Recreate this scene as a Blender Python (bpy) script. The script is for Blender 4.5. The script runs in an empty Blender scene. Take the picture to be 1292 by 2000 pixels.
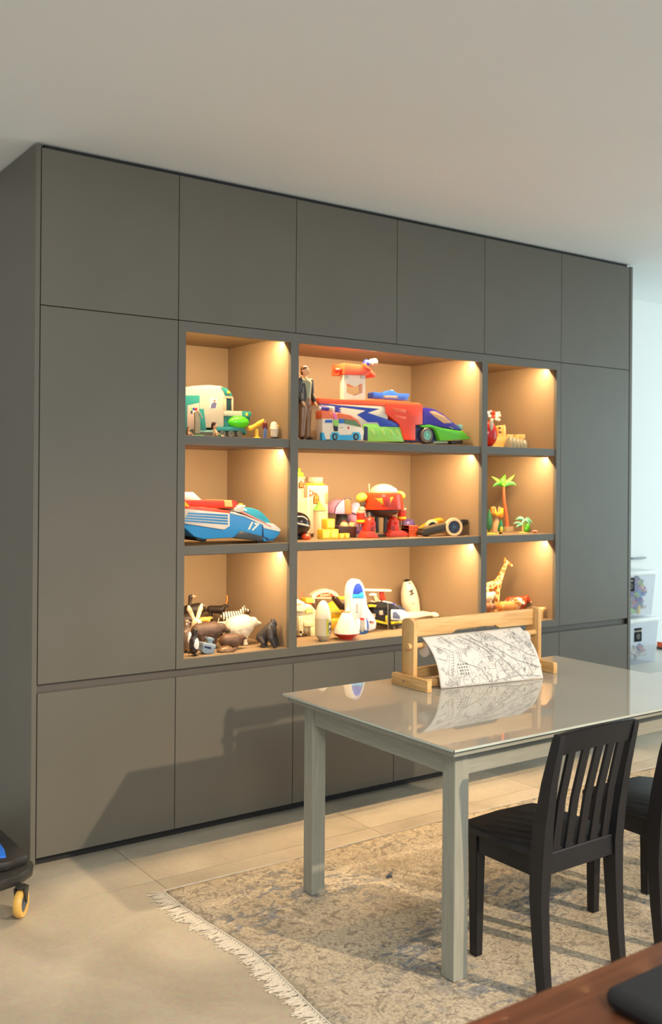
import bpy, bmesh, math, random
from mathutils import Vector, Matrix, Euler
random.seed(7)
C = bpy.context.scene.collection
SC = bpy.context.scene

# ------------------------------------------------------------------ camera
CAM = Vector((-1.2933, -3.8251, 1.5295)); YAW, PIT, ROL = 0.6122, 0.0027, 0.0076
FPX, PX, PY = 1931.34, -13.0, -63.65
_r = Vector((math.cos(YAW), -math.sin(YAW), 0)); _f = Vector((math.sin(YAW), math.cos(YAW), 0)); _u = Vector((0, 0, 1))
FW = _f*math.cos(PIT)+_u*math.sin(PIT); _u2 = -_f*math.sin(PIT)+_u*math.cos(PIT)
RX = _r*math.cos(ROL)+_u2*math.sin(ROL); UY = -_r*math.sin(ROL)+_u2*math.cos(ROL)
cd = bpy.data.cameras.new('camera'); cam = bpy.data.objects.new('camera', cd); C.objects.link(cam)
m = Matrix((RX, UY, -FW)).transposed().to_4x4(); m.translation = CAM
cam.matrix_world = m
cd.sensor_fit = 'VERTICAL'; cd.sensor_height = 36; cd.lens = 36*FPX/2000
cd.shift_x = -PX/2000; cd.shift_y = PY/2000
cd.dof.use_dof = True; cd.dof.focus_distance = 3.55; cd.dof.aperture_fstop = 3.6
cd.clip_start = 0.05
SC.camera = cam

# ------------------------------------------------------------------ world, light, exposure
W = bpy.data.worlds.new('world'); SC.world = W; W.use_nodes = True
bg = W.node_tree.nodes['Background']; bg.inputs[0].default_value = (0.88, 0.95, 1.0, 1); bg.inputs[1].default_value = 1.12
def lamp(name, kind, loc, target, energy, color, size=0.1, size_y=None, **k):
    d = bpy.data.lights.new(name, kind); d.energy = energy; d.color = color
    if kind == 'AREA':
        d.shape = 'RECTANGLE'; d.size = size; d.size_y = size_y or size
    if kind == 'SPOT':
        d.shadow_soft_size = size; d.spot_size = k['cone']; d.spot_blend = k['blend']
    o = bpy.data.objects.new(name, d); C.objects.link(o); o.location = loc
    o.rotation_euler = (Vector(target)-Vector(loc)).to_track_quat('-Z', 'Y').to_euler()
    return o
# the lamp high in the open, taller part of the house behind the photographer
lamp('high_lamp', 'SPOT', (3.94, -8.2, 5.16), (0.70, -0.85, 0.0), 2900, (1.0, 0.77, 0.52), 0.08, cone=math.radians(26), blend=1.0)
# daylight of the big window in the right-hand part of the room
lamp('window_daylight', 'AREA', (6.35, -1.2, 1.45), (3.6, -0.3, 1.35), 55, (0.66, 0.97, 1.0), 3.0, 2.2)
# added warm fill for the cupboard fronts, no lamp known behind the camera
lamp('front_fill', 'AREA', (-0.6, -4.6, 2.75), (0.2, -2.2, 0.4), 72, (1.0, 0.92, 0.76), 0.9)
SC.view_settings.view_transform = 'Standard'; SC.view_settings.look = 'None'
SC.view_settings.gamma = 1; SC.view_settings.use_curve_mapping = False
SC.view_settings.exposure = 0.0
LED_POWER = 7.2; LED_COL = (1.0, 0.69, 0.37)

# ------------------------------------------------------------------ helpers
def P(u, v, **k):                       # photo pixel -> point on the plane x=, y= or z=
    d = FW + RX*((u-646-PX)/FPX) - UY*((v-1000-PY)/FPX)
    a, val = list(k.items())[0]; i = 'xyz'.index(a)
    return CAM + d*((val-CAM[i])/d[i])
def col_at(u, y, z):                    # x where the vertical through pixel column u meets (y, z)
    lo, hi = -1.0, 8.0
    for _ in range(40):
        x = (lo+hi)/2; d = Vector((x, y, z))-CAM
        if 646+PX+FPX*d.dot(RX)/d.dot(FW) < u: lo = x
        else: hi = x
    return lo
MATS = {}
def mat(name, col, rough=0.5, metal=0.0, var=0.05, scale=12.0, bump=0.0, spec=0.5, emit=0, trans=0, coat=0, alpha=1):
    if name in MATS: return MATS[name]
    M = bpy.data.materials.new(name); M.use_nodes = True; N = M.node_tree.nodes; L = M.node_tree.links
    b = N['Principled BSDF']; b.inputs['Roughness'].default_value = rough; b.inputs['Metallic'].default_value = metal
    b.inputs['Specular IOR Level'].default_value = spec; b.inputs['Transmission Weight'].default_value = trans
    b.inputs['Coat Weight'].default_value = coat; b.inputs['Alpha'].default_value = alpha
    tc = N.new('ShaderNodeTexCoord'); n = N.new('ShaderNodeTexNoise'); n.inputs['Scale'].default_value = scale
    n.inputs['Detail'].default_value = 4
    L.new(tc.outputs['Object'], n.inputs['Vector'])
    r = N.new('ShaderNodeValToRGB'); c = Vector(col[:3])
    a = c*(1-var); d = c*(1+var)
    r.color_ramp.elements[0].position = .3; r.color_ramp.elements[1].position = .7
    r.color_ramp.elements[0].color = (*a, 1); r.color_ramp.elements[1].color = (min(1, d.x), min(1, d.y), min(1, d.z), 1)
    L.new(n.outputs['Fac'], r.inputs[0]); L.new(r.outputs[0], b.inputs['Base Color'])
    if emit:
        b.inputs['Emission Color'].default_value = (*c, 1); b.inputs['Emission Strength'].default_value = emit
    if bump:
        bp_ = N.new('ShaderNodeBump'); bp_.inputs['Strength'].default_value = bump; bp_.inputs['Distance'].default_value = .002
        n2 = N.new('ShaderNodeTexNoise'); n2.inputs['Scale'].default_value = scale*8
        L.new(tc.outputs['Object'], n2.inputs['Vector']); L.new(n2.outputs['Fac'], bp_.inputs['Height']); L.new(bp_.outputs[0], b.inputs['Normal'])
    MATS[name] = M; return M
def srgb(r, g, b):
    return tuple(((x/255)/12.92 if x/255 <= .04045 else ((x/255+.055)/1.055)**2.4) for x in (r, g, b))
def plastic(r, g, b, rough=.32): return mat('plastic_%d_%d_%d' % (r, g, b), srgb(r, g, b), rough, var=.03, scale=9)

class MB:
    """collects shapes of ONE mesh object"""
    def __init__(s): s.bm = bmesh.new()
    def add(s, vs, fs, X=None):
        v = [s.bm.verts.new(X @ Vector(p) if X else Vector(p)) for p in vs]
        for f in fs:
            try: s.bm.faces.new([v[i] for i in f])
            except ValueError: pass
        return s
    def box(s, x0, x1, y0, y1, z0, z1, bev=0, X=None, seg=2):
        b = bmesh.new(); v = [b.verts.new(p) for p in ((x0,y0,z0),(x1,y0,z0),(x1,y1,z0),(x0,y1,z0),(x0,y0,z1),(x1,y0,z1),(x1,y1,z1),(x0,y1,z1))]
        for f in ((0,3,2,1),(4,5,6,7),(0,1,5,4),(1,2,6,5),(2,3,7,6),(3,0,4,7)): b.faces.new([v[i] for i in f])
        if bev: bmesh.ops.bevel(b, geom=b.edges[:], offset=bev, segments=seg, affect='EDGES', profile=.5)
        return s.join(b, X)
    def join(s, b, X=None):
        if X: b.transform(X)
        me = bpy.data.meshes.new('t'); b.to_mesh(me); b.free(); s.bm.from_mesh(me); bpy.data.meshes.remove(me); return s
    def prism(s, pts, d0, d1, axis='y', bev=0, X=None):
        """polygon in the two other axes, extruded from d0 to d1 along axis"""
        b = bmesh.new()
        def q(p, d): return (p[0], d, p[1]) if axis == 'y' else ((d, p[0], p[1]) if axis == 'x' else (p[0], p[1], d))
        v0 = [b.verts.new(q(p, d0)) for p in pts]; v1 = [b.verts.new(q(p, d1)) for p in pts]; n = len(pts)
        b.faces.new(v0); b.faces.new(v1[::-1])
        for i in range(n): b.faces.new((v0[i], v1[i], v1[(i+1) % n], v0[(i+1) % n]))
        bmesh.ops.recalc_face_normals(b, faces=b.faces[:])
        if bev: bmesh.ops.bevel(b, geom=[e for e in b.edges], offset=bev, segments=2, affect='EDGES', profile=.5, clamp_overlap=True)
        return s.join(b, X)
    def lathe(s, prof, c=(0,0,0), n=24, axis=(0,0,1), X=None):
        """prof: (radius, height) pairs"""
        q = Vector((0,0,1)).rotation_difference(Vector(axis).normalized()).to_matrix().to_4x4(); q.translation = Vector(c)
        if X: q = X @ q
        vs, fs = [], []
        for r, h in prof:
            for i in range(n):
                a = 2*math.pi*i/n; vs.append((r*math.cos(a), r*math.sin(a), h))
        k = len(prof)
        for j in range(k-1):
            for i in range(n): fs.append((j*n+i, j*n+(i+1) % n, (j+1)*n+(i+1) % n, (j+1)*n+i))
        if prof[0][0] > 1e-5: fs.append(tuple(range(n))[::-1])
        if prof[-1][0] > 1e-5: fs.append(tuple((k-1)*n+i for i in range(n)))
        b = bmesh.new(); v = [b.verts.new(q @ Vector(p)) for p in vs]
        for f in fs:
            try: b.faces.new([v[i] for i in f])
            except ValueError: pass
        bmesh.ops.remove_doubles(b, verts=b.verts[:], dist=1e-6); bmesh.ops.recalc_face_normals(b, faces=b.faces[:])
        return s.join(b)
    def cyl(s, p0, p1, r, r1=None, n=20, bev=0, X=None):
        p0, p1 = Vector(p0), Vector(p1); h = (p1-p0).length; r1 = r if r1 is None else r1
        pr = [(0,0),(r-bev,0),(r,bev),(r1,h-bev),(r1-bev,h),(0,h)] if bev else [(0,0),(r,0),(r1,h),(0,h)]
        return s.lathe(pr, p0, n, p1-p0, X)
    def sph(s, c, r, n=20, X=None, rot=None):
        r = (r, r, r) if not hasattr(r, '__len__') else r
        b = bmesh.new(); bmesh.ops.create_uvsphere(b, u_segments=n, v_segments=max(8, n*2//3), radius=1)
        T = Matrix.Translation(c) @ (rot.to_matrix().to_4x4() if rot else Matrix()) @ Matrix.Diagonal((*r, 1))
        return s.join(b, X @ T if X else T)
    def tube(s, pts, r, n=10, closed=False, X=None):
        pts = [Vector(p) for p in pts]; rr = r if hasattr(r, '__len__') else [r]*len(pts)
        vs, fs = [], []; k = len(pts); up = Vector((0,0,1)); prev = None
        for i, p in enumerate(pts):
            a = pts[i-1] if (i or closed) else p; b = pts[(i+1) % k] if (i < k-1 or closed) else p
            t = (b-a).normalized()
            if prev is None:
                x = t.cross(up)
                if x.length < .1: x = t.cross(Vector((1,0,0)))
            else: x = prev - t*prev.dot(t)
            x.normalize(); prev = x; y = t.cross(x)
            for j in range(n):
                an = 2*math.pi*j/n; vs.append(p+(x*math.cos(an)+y*math.sin(an))*rr[i])
        for i in range(k if closed else k-1):
            for j in range(n): fs.append((i*n+j, i*n+(j+1) % n, ((i+1) % k)*n+(j+1) % n, ((i+1) % k)*n+j))
        if not closed: fs += [tuple(range(n))[::-1], tuple((k-1)*n+j for j in range(n))]
        b = bmesh.new(); v = [b.verts.new(p) for p in vs]
        for f in fs: b.faces.new([v[i] for i in f])
        bmesh.ops.recalc_face_normals(b, faces=b.faces[:])
        return s.join(b, X)
    def torus(s, c, R, r, axis=(0,0,1), n=32, k=10, X=None):
        q = Vector((0,0,1)).rotation_difference(Vector(axis).normalized())
        return s.tube([Vector(c)+q @ Vector((R*math.cos(2*math.pi*i/n), R*math.sin(2*math.pi*i/n), 0)) for i in range(n)], r, k, True, X)
    def obj(s, name, m, parent=None, local=False, smooth=35):
        me = bpy.data.meshes.new(name)
        if parent is not None and not local: s.bm.transform(WM[parent.name].inverted())
        s.bm.to_mesh(me); s.bm.free(); me.materials.append(m)
        if smooth:
            me.polygons.foreach_set('use_smooth', [True]*len(me.polygons)); me.set_sharp_from_angle(angle=math.radians(smooth))
        o = bpy.data.objects.new(name, me); C.objects.link(o)
        if parent is not None: o.parent = parent; WM[o.name] = WM[parent.name]
        else: WM[o.name] = Matrix()
        return o
WM = {}
def thing(name, label, cat, loc=(0,0,0), rot=0, group=None):
    o = bpy.data.objects.new(name, None); C.objects.link(o); o.empty_display_size = .05
    o.location = loc; o.rotation_euler = (0, 0, rot); o['label'] = label; o['category'] = cat
    if group: o['group'] = group
    WM[o.name] = Matrix.Translation(Vector(loc)) @ Matrix.Rotation(rot, 4, 'Z'); return o
def tag(o, label, cat, group=None):
    o['label'] = label; o['category'] = cat
    if group: o['group'] = group
    return o
def setorigin(o, loc):                  # one-mesh things get their origin at their base
    o.data.transform(Matrix.Translation(-Vector(loc))); o.location = loc; WM[o.name] = Matrix.Translation(Vector(loc)); return o
def struct(o): o['kind'] = 'structure'; return o
def copy_tree(o, parent=None):
    c = o.copy(); C.objects.link(c)
    if parent is not None: c.parent = parent
    WM[c.name] = WM[o.name]
    for ch in list(o.children): copy_tree(ch, c)
    return c
def cell_text(txt, name, m, parent, X, size, ext=.0006, shear=0, bold=0):
    cu = bpy.data.curves.new('txt', 'FONT'); cu.body = txt; cu.size = size; cu.extrude = ext; cu.align_x = 'CENTER'; cu.align_y = 'CENTER'; cu.shear = shear; cu.offset = bold
    t = bpy.data.objects.new('txt', cu); C.objects.link(t)
    me = bpy.data.meshes.new_from_object(t.evaluated_get(bpy.context.evaluated_depsgraph_get())); bpy.data.objects.remove(t)
    me.transform(WM[parent.name].inverted() @ X); me.materials.clear(); me.materials.append(m)
    o = bpy.data.objects.new(name, me); C.objects.link(o); o.parent = parent; WM[o.name] = WM[parent.name]; return o
FRONT = Matrix(((1,0,0,0),(0,0,-1,0),(0,1,0,0),(0,0,0,1)))       # text plane facing -y
def blob(name, parts, m, parent=None, vox=.004, smooth=3, local=True):
    """one continuous surface from tapered capsules (p0, r0, p1, r1) / ellipsoids ('e', c, (rx,ry,rz))"""
    b = MB()
    for q in parts:
        if q[0] == 'e': b.sph(q[1], q[2], 16, rot=q[3] if len(q) > 3 else None)
        else:
            p0, r0, p1, r1 = q; p0 = Vector(p0); p1 = Vector(p1)
            b.sph(p0, r0, 18); b.sph(p1, r1, 18)
            if (p1-p0).length > 1e-4: b.cyl(p0, p1, r0, r1, 22)
    o = b.obj(name, m, None)
    md = o.modifiers.new('r', 'REMESH'); md.mode = 'VOXEL'; md.voxel_size = vox
    sm = o.modifiers.new('s', 'SMOOTH'); sm.iterations = smooth*3; sm.factor = .6
    me = bpy.data.meshes.new_from_object(o.evaluated_get(bpy.context.evaluated_depsgraph_get()))
    o.modifiers.clear(); old = o.data; o.data = me; bpy.data.meshes.remove(old); me.name = name
    if not me.materials: me.materials.append(m)
    me.polygons.foreach_set('use_smooth', [True]*len(me.polygons))
    if parent is not None:
        if not local: me.transform(WM[parent.name].inverted())
        o.parent = parent; WM[o.name] = WM[parent.name]
    return o

# ------------------------------------------------------------------ materials of the room
def m_lam():
    M = mat('taupe_laminate', (.124, .116, .096), .42, var=.04, scale=3, spec=.42)
    return M
LAM = m_lam()
LAM_LIT = mat('taupe_laminate_led_lit', (.275, .195, .118), .5, var=.03, scale=3, spec=.3)  # same laminate as the fronts, lightened and warmed to paint in the LED glow
DARK = mat('gap_shade_plinth_black', (.012, .012, .013), .6)  # black that paints the shade in the gaps; the plinth shares it
WALLM = mat('white_wall_paint', (.80, .81, .80), .8, var=.01, scale=2, bump=.05)
CEILM = mat('ceiling_paint', (.84, .86, .87), .85, var=.012, scale=1.5, bump=.04)
def tile_mat():
    M = bpy.data.materials.new('beige_stone_tile'); M.use_nodes = True; N = M.node_tree.nodes; L = M.node_tree.links; b = N['Principled BSDF']
    tc = N.new('ShaderNodeTexCoord'); mp = N.new('ShaderNodeMapping'); L.new(tc.outputs['Object'], mp.inputs[0])
    oi = N.new('ShaderNodeObjectInfo'); cb = N.new('ShaderNodeCombineXYZ'); mu = N.new('ShaderNodeMath'); mu.operation = 'MULTIPLY'; mu.inputs[1].default_value = 30
    L.new(oi.outputs['Random'], mu.inputs[0]); L.new(mu.outputs[0], cb.inputs[0]); L.new(mu.outputs[0], cb.inputs[1]); L.new(cb.outputs[0], mp.inputs['Location'])
    n = N.new('ShaderNodeTexNoise'); n.inputs['Scale'].default_value = 2.2; n.inputs['Detail'].default_value = 8; n.inputs['Distortion'].default_value = .8; L.new(mp.outputs[0], n.inputs[0])
    r = N.new('ShaderNodeValToRGB'); r.color_ramp.elements[0].position = .32; r.color_ramp.elements[1].position = .7
    r.color_ramp.elements[0].color = (.36, .31, .235, 1); r.color_ramp.elements[1].color = (.52, .455, .355, 1); L.new(n.outputs['Fac'], r.inputs[0])
    n2 = N.new('ShaderNodeTexNoise'); n2.inputs['Scale'].default_value = 60; n2.inputs['Detail'].default_value = 3; L.new(mp.outputs[0], n2.inputs[0])
    mx = N.new('ShaderNodeMix'); mx.data_type = 'RGBA'; mx.blend_type = 'OVERLAY'; mx.inputs[0].default_value = .18; L.new(r.outputs[0], mx.inputs[6]); L.new(n2.outputs['Color'], mx.inputs[7])
    L.new(mx.outputs[2], b.inputs['Base Color']); b.inputs['Roughness'].default_value = .42; b.inputs['Specular IOR Level'].default_value = .4
    return M
TILE = tile_mat(); GROUT = mat('grout', (.42, .36, .26), .8)

# ------------------------------------------------------------------ room shell
CZ = 2.858
fl = struct(MB().box(-5, 6.6, -6.2, 3, -.12, -.006).obj('floor', GROUT))
xs = [-4.84, -3.80, -2.76, -1.73, -.68, .365, 1.399, 2.445, 3.49, 4.53, 5.57, 6.6]; ys = [-6.2, -5.6, -4.56, -3.52, -2.48, -1.42, -.362, .70]
for i in range(len(xs)-1):
    for j in range(len(ys)-1):
        t = MB().box(xs[i]+.0012, xs[i+1]-.0012, ys[j]+.0012, ys[j+1]-.0012, -.012, 0).obj('tile', TILE, fl, smooth=0)
struct(MB().box(-5, 6.6, -2.35, 3, CZ, CZ+.2).obj('ceiling', CEILM))
struct(MB().box(-5, 6.6, .71, .91, -.1, CZ+.1).obj('wall_back', WALLM))
struct(MB().box(-5.1, -5, -6.2, .71, -.1, 4.8).obj('wall_left', WALLM))
# right wall with the big window
wr = MB(); wr.box(6.5, 6.6, .40, .71, -.1, CZ+.1).box(6.5, 6.6, -6.2, -2.8, -.1, CZ+.1).box(6.5, 6.6, -2.8, .4, 2.6, CZ+.1).box(6.5, 6.6, -2.8, .4, -.1, .30)
struct(wr.obj('wall_right', WALLM))
WHITEFR = mat('white_window_frame', (.75, .76, .76), .4)
wn = MB()
for a in (-2.8, -1.23, .35): wn.box(6.5, 6.56, a, a+.05, .30, 2.6)
for a in (.30, 2.55): wn.box(6.5, 6.56, -2.8, .4, a, a+.05)
wo = struct(wn.obj('window_1', WHITEFR))
struct(MB().box(3.66, 6.5, .695, .71, 0, .06).obj('baseboard_back', WHITEFR))
GLASSW = bpy.data.materials.new('thin_window_glass'); GLASSW.use_nodes = True
def thin_glass(M, tint=(1,1,1), ior=1.5, rough=.02, extra=0.0):
    N = M.node_tree.nodes; L = M.node_tree.links; N.remove(N['Principled BSDF']); out = N['Material Output']
    t = N.new('ShaderNodeBsdfTransparent'); t.inputs[0].default_value = (*tint, 1); g = N.new('ShaderNodeBsdfGlossy'); g.inputs['Roughness'].default_value = rough
    fr = N.new('ShaderNodeValue'); fr.outputs[0].default_value = .08; mx = N.new('ShaderNodeMixShader')
    ad = N.new('ShaderNodeMath'); ad.operation = 'ADD'; ad.inputs[1].default_value = extra; ad.use_clamp = True; L.new(fr.outputs[0], ad.inputs[0])
    L.new(ad.outputs[0], mx.inputs[0]); L.new(t.outputs[0], mx.inputs[1]); L.new(g.outputs[0], mx.inputs[2]); L.new(mx.outputs[0], out.inputs[0]); return M
thin_glass(GLASSW)
MB().box(6.525, 6.531, -2.75, .35, .35, 2.55).obj('pane', GLASSW, wo)

# ------------------------------------------------------------------ built-in cupboard wall
W_, T_ = .6013, .0227
def JX(k): return T_+k*W_
ZT, ZJ, ZG1, ZG0, ZB = 2.84, 2.2185, .7229, .690, .040
FX0, FX1, LX1, MX0, MX1, RX0, RX1 = JX(1), JX(5), 1.1996, 1.2429, 2.4144, 2.4557, 2.9936
FZ1, FZ0, ZC = 2.1738, .7616, 2.205
S1T, S1B, S2T, S2B = 1.7275, 1.6867, 1.2482, 1.2095
OX0 = .6607; DEP = .587; GAP = .0016
def cupboard(name, label, x0, x1, z0, z1, group=None):
    t = thing(name, label, 'cupboard', ((x0+x1)/2, .3, z0), group=group)
    b = MB(); th = .018
    b.box(x0+.001, x0+th, .021, .60, z0, z1).box(x1-th, x1-.001, .021, .60, z0, z1)
    b.box(x0+th, x1-th, .021, .60, z0, z0+th).box(x0+th, x1-th, .021, .60, z1-th, z1).box(x0+th, x1-th, .585, .60, z0+th, z1-th)
    b.obj('carcass', LAM, t)
    MB().box(x0+GAP, x1-GAP, 0, .019, z0+GAP, z1-GAP, bev=.0009, seg=1).obj('door', LAM, t)
    return t
nth = ['at the left end, over the tall door', 'second from the left, over the left niches', 'third from the left, over the toy action figure', 'fourth from the left, over the toy transporter', 'fifth from the left, over the narrow right niches', 'at the right end, beside the white wall']
for k in range(6):
    cupboard('upper_cupboard', 'taupe upper cupboard door under the ceiling, '+nth[k], JX(k), JX(k+1), ZJ, ZT, 'upper cupboards under the ceiling')
cupboard('tall_cupboard', 'tall taupe cupboard with one flat door left of the lit niches', JX(0), JX(1), ZG1, ZJ, 'tall cupboards beside the niches')
cupboard('tall_cupboard', 'tall taupe cupboard with one flat door right of the lit niches', JX(5), JX(6), ZG1, ZJ, 'tall cupboards beside the niches')
nlow = ['at the left end, under the tall door', 'second from the left, crossed by the paper holder shadow', 'third from the left, behind the table corner', 'fourth from the left, seen under the tabletop', 'fifth from the left, above the tabletop behind the paper holder', 'at the right end, above the far end of the tabletop']
for k in range(6):
    cupboard('lower_cupboard', 'taupe lower cupboard door, '+nlow[k], JX(k), JX(k+1), ZB, ZG0, 'lower cupboards near the floor')
tag(setorigin(MB().box(0, T_-GAP, 0, .66, .012, ZT+.008, bev=.001, seg=1).obj('side_panel', LAM), (0, .3, 0)), 'taupe side panel closing the left end of the cupboard wall', 'panel')
tag(setorigin(MB().box(JX(6)+.006, JX(6)+.006+T_, 0, .70, .0, ZT+.004, bev=.001, seg=1).obj('side_panel', LAM), (JX(6), .3, 0)), 'taupe side panel closing the right end beside the white wall', 'panel')
tag(setorigin(MB().box(T_, JX(6)+.005, .045, .60, 0, ZB-.002).obj('plinth', DARK), (1.8, .3, 0)), 'black recessed plinth under the lower cupboards', 'plinth')
GRIP = mat('taupe_grip_channel', (.105, .092, .078), .45, var=.03)
g = MB().box(T_, JX(6), .022, .60, ZG0+.0005, ZG1-.0005)
tag(setorigin(g.obj('grip_channel', GRIP), (1.8, .3, ZG0)), 'recessed horizontal grip channel above the lower cupboard doors', 'handle')
tag(setorigin(MB().box(T_+.02, JX(6), .02, .60, ZT+.001, CZ-.001).obj('top_gap_shade', DARK), (1.8, .3, ZT)), 'recessed strip painted black as the shade of the gap between the upper cupboards and the ceiling', 'trim')  # black colour stands in for the shade above the doors
tag(setorigin(MB().box(JX(6)+.0005, JX(6)+.0055, .004, .5, ZB, ZT).obj('side_gap_shade', DARK), (JX(6), .3, 0)), 'thin black strip painting the shade of the gap beside the right side panel', 'trim')  # added black strip, the shade of an open gap put into its colour

# the open display unit with nine lit niches
D = thing('display_shelving', 'open taupe shelving unit of nine lit niches full of toys', 'shelving', ((FX0+FX1)/2, .3, ZG1))
a, c_ = FX0+GAP, FX1-GAP
MB().box(a, c_, 0, .022, FZ1, ZJ-GAP).obj('top_rail', LAM, D)
MB().box(a, c_, 0, .022, ZG1+.001, FZ0).obj('bottom_rail', LAM, D)
MB().box(a, OX0, 0, .022, FZ0, FZ1).obj('stile', LAM, D)
MB().box(LX1, MX0, 0, .022, FZ0, FZ1).obj('stile', LAM, D)
MB().box(MX1, RX0, 0, .022, FZ0, FZ1).obj('stile', LAM, D)
MB().box(RX1, c_, 0, .022, FZ0, FZ1).obj('stile', LAM, D)
MB().box(a, OX0, .022, DEP, FZ0, ZC).obj('side_board', LAM_LIT, D)
MB().box(LX1, MX0, .022, DEP, FZ0, ZC).obj('divider', LAM_LIT, D)
MB().box(MX1, RX0, .022, DEP, FZ0, ZC).obj('divider', LAM_LIT, D)
MB().box(RX1, c_, .022, DEP, FZ0, ZC).obj('side_board', LAM_LIT, D)
MB().box(a, c_, .022, DEP, ZC, ZJ-.004).obj('top_board', LAM_LIT, D)
MB().box(a, c_, .022, DEP+.013, ZG1+.001, FZ0).obj('bottom_board', LAM_LIT, D)
MB().box(a, c_, DEP, DEP+.013, FZ0, ZC).obj('back_board', LAM_LIT, D)
LEDM = mat('led_diffuser', (1, .80, .52), .4, emit=9); ALU = mat('aluminium_profile', (.30, .27, .24), .4, metal=.6)
CELLS = [(OX0, LX1), (MX0, MX1), (RX0, RX1)]
ROWS = [(S1T, ZC, FZ1), (S2T, S1B, S1B), (FZ0, S2B, S2B)]
for ci, (x0, x1) in enumerate(CELLS):
    for (zt, zb) in ((S1T, S1B), (S2T, S2B)):
        sh = MB().box(x0, x1, .008, DEP, zb+.0005, zt, bev=.0008, seg=1).obj('shelf_board', LAM_LIT, D)
        e = MB().box(x0+.0005, x1-.0005, .0068, .0082, zb+.0008, zt-.0008).obj('front_edge', LAM, sh)
names_c = ['left', 'wide middle', 'narrow right']; names_r = ['top', 'middle', 'bottom']
for ci, (x0, x1) in enumerate(CELLS):
    for ri, (zf, zt, lip) in enumerate(ROWS):
        zz = zt if ri else FZ1+.015
        y0 = .068
        s = thing('led_strip', 'warm light strip under the top of the %s %s niche' % (names_r[ri], names_c[ci]), 'light', ((x0+x1)/2, y0, zz-.004), group='light strips in the niches')
        MB().box(x0+.002, x1-.002, y0-.0055, y0+.006, zz-.0008, zt-.0001 if ri == 0 else zz-.0001).box(x0+.002, x1-.002, y0-.0055, y0-.0045, zz-.0068, zz-.0008).obj('profile', LAM_LIT, s)
        dd = bpy.data.lights.new('led_light', 'AREA'); dd.shape = 'RECTANGLE'; dd.size = (x1-x0)-.012; dd.size_y = .0025
        dd.energy = LED_POWER*(x1-x0)/.54; dd.color = LED_COL
        lo = bpy.data.objects.new('led_light', dd); C.objects.link(lo); lo.parent = s
        n = Vector((0, .55, -1))
        lo.rotation_euler = n.to_track_quat('-Z', 'Y').to_euler()
        lo.location = WM[s.name].inverted() @ (Vector(((x0+x1)/2, y0+.0002, zz-.0016))); WM[lo.name] = WM[s.name]

# ------------------------------------------------------------------ table
TX, TY, TW, TL, TH = .712, -1.649, .943, 1.497, .737
def wood(name, c1, c2, axis, scale=1, rough=.5, coat=0, stretch=14, mid=.5):
    M = bpy.data.materials.new(name); M.use_nodes = True; N = M.node_tree.nodes; L = M.node_tree.links; b = N['Principled BSDF']
    tc = N.new('ShaderNodeTexCoord'); mp = N.new('ShaderNodeMapping'); s = [stretch*scale]*3; s['xyz'.index(axis)] = .8*scale; mp.inputs['Scale'].default_value = s
    oi = N.new('ShaderNodeObjectInfo'); L.new(oi.outputs['Random'], mp.inputs['Location']) ; L.new(tc.outputs['Object'], mp.inputs[0])
    n = N.new('ShaderNodeTexNoise'); n.inputs['Scale'].default_value = 3; n.inputs['Detail'].default_value = 6; n.inputs['Distortion'].default_value = .6; L.new(mp.outputs[0], n.inputs[0])
    r = N.new('ShaderNodeValToRGB'); r.color_ramp.elements[0].position = mid-.18; r.color_ramp.elements[1].position = mid+.18
    r.color_ramp.elements[0].color = (*c1, 1); r.color_ramp.elements[1].color = (*c2, 1); L.new(n.outputs['Fac'], r.inputs[0]); L.new(r.outputs[0], b.inputs['Base Color'])
    bu = N.new('ShaderNodeBump'); bu.inputs['Strength'].default_value = .15; bu.inputs['Distance'].default_value = .001; L.new(n.outputs['Fac'], bu.inputs['Height']); L.new(bu.outputs[0], b.inputs['Normal'])
    b.inputs['Roughness'].default_value = rough; b.inputs['Coat Weight'].default_value = coat; return M
GREYW = {a: wood('grey_washed_wood_'+a, (.27, .275, .235), (.335, .335, .285), a, 3, .55) for a in 'xyz'}
t = thing('table', 'grey-washed wooden table with a pale glass top, standing on the rug', 'table', (TX+TL/2, TY+TW/2, .004))
OV, LG = .060, .058
for ax in (TX+OV, TX+TL-OV-LG):
    for ay in (TY+OV, TY+TW-OV-LG):
        MB().box(ax, ax+LG, ay, ay+LG, .0063, TH-.0276, bev=.002, seg=1).obj('leg', GREYW['z'], t)
q = .004
MB().box(TX+OV+LG, TX+TL-OV-LG, TY+OV+q, TY+OV+q+.022, TH-.105, TH-.0277, bev=.0015, seg=1).obj('apron', GREYW['x'], t)
MB().box(TX+OV+LG, TX+TL-OV-LG, TY+TW-OV-q-.022, TY+TW-OV-q, TH-.105, TH-.0277, bev=.0015, seg=1).obj('apron', GREYW['x'], t)
MB().box(TX+OV+q, TX+OV+q+.022, TY+OV+LG, TY+TW-OV-LG, TH-.105, TH-.0277, bev=.0015, seg=1).obj('apron', GREYW['y'], t)
MB().box(TX+TL-OV-q-.022, TX+TL-OV-q, TY+OV+LG, TY+TW-OV-LG, TH-.105, TH-.0277, bev=.0015, seg=1).obj('apron', GREYW['y'], t)
MB().box(TX+.014, TX+TL-.014, TY+.014, TY+TW-.014, TH-.0274, TH-.0074, bev=.002, seg=1).obj('tabletop', GREYW['x'], t)
TGL = mat('back_painted_glass', (.33, .315, .27), .03, var=.03, scale=3); TGL.node_tree.nodes['Principled BSDF'].inputs['IOR'].default_value = 1.75
EDGE = mat('glass_edge', (.50, .56, .50), .15, var=.05, spec=.8)
gl = MB().box(TX, TX+TL, TY, TY+TW, TH-.0072, TH-.0001, bev=.0008, seg=1).obj('glass_top', TGL, t)
e = MB()
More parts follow.
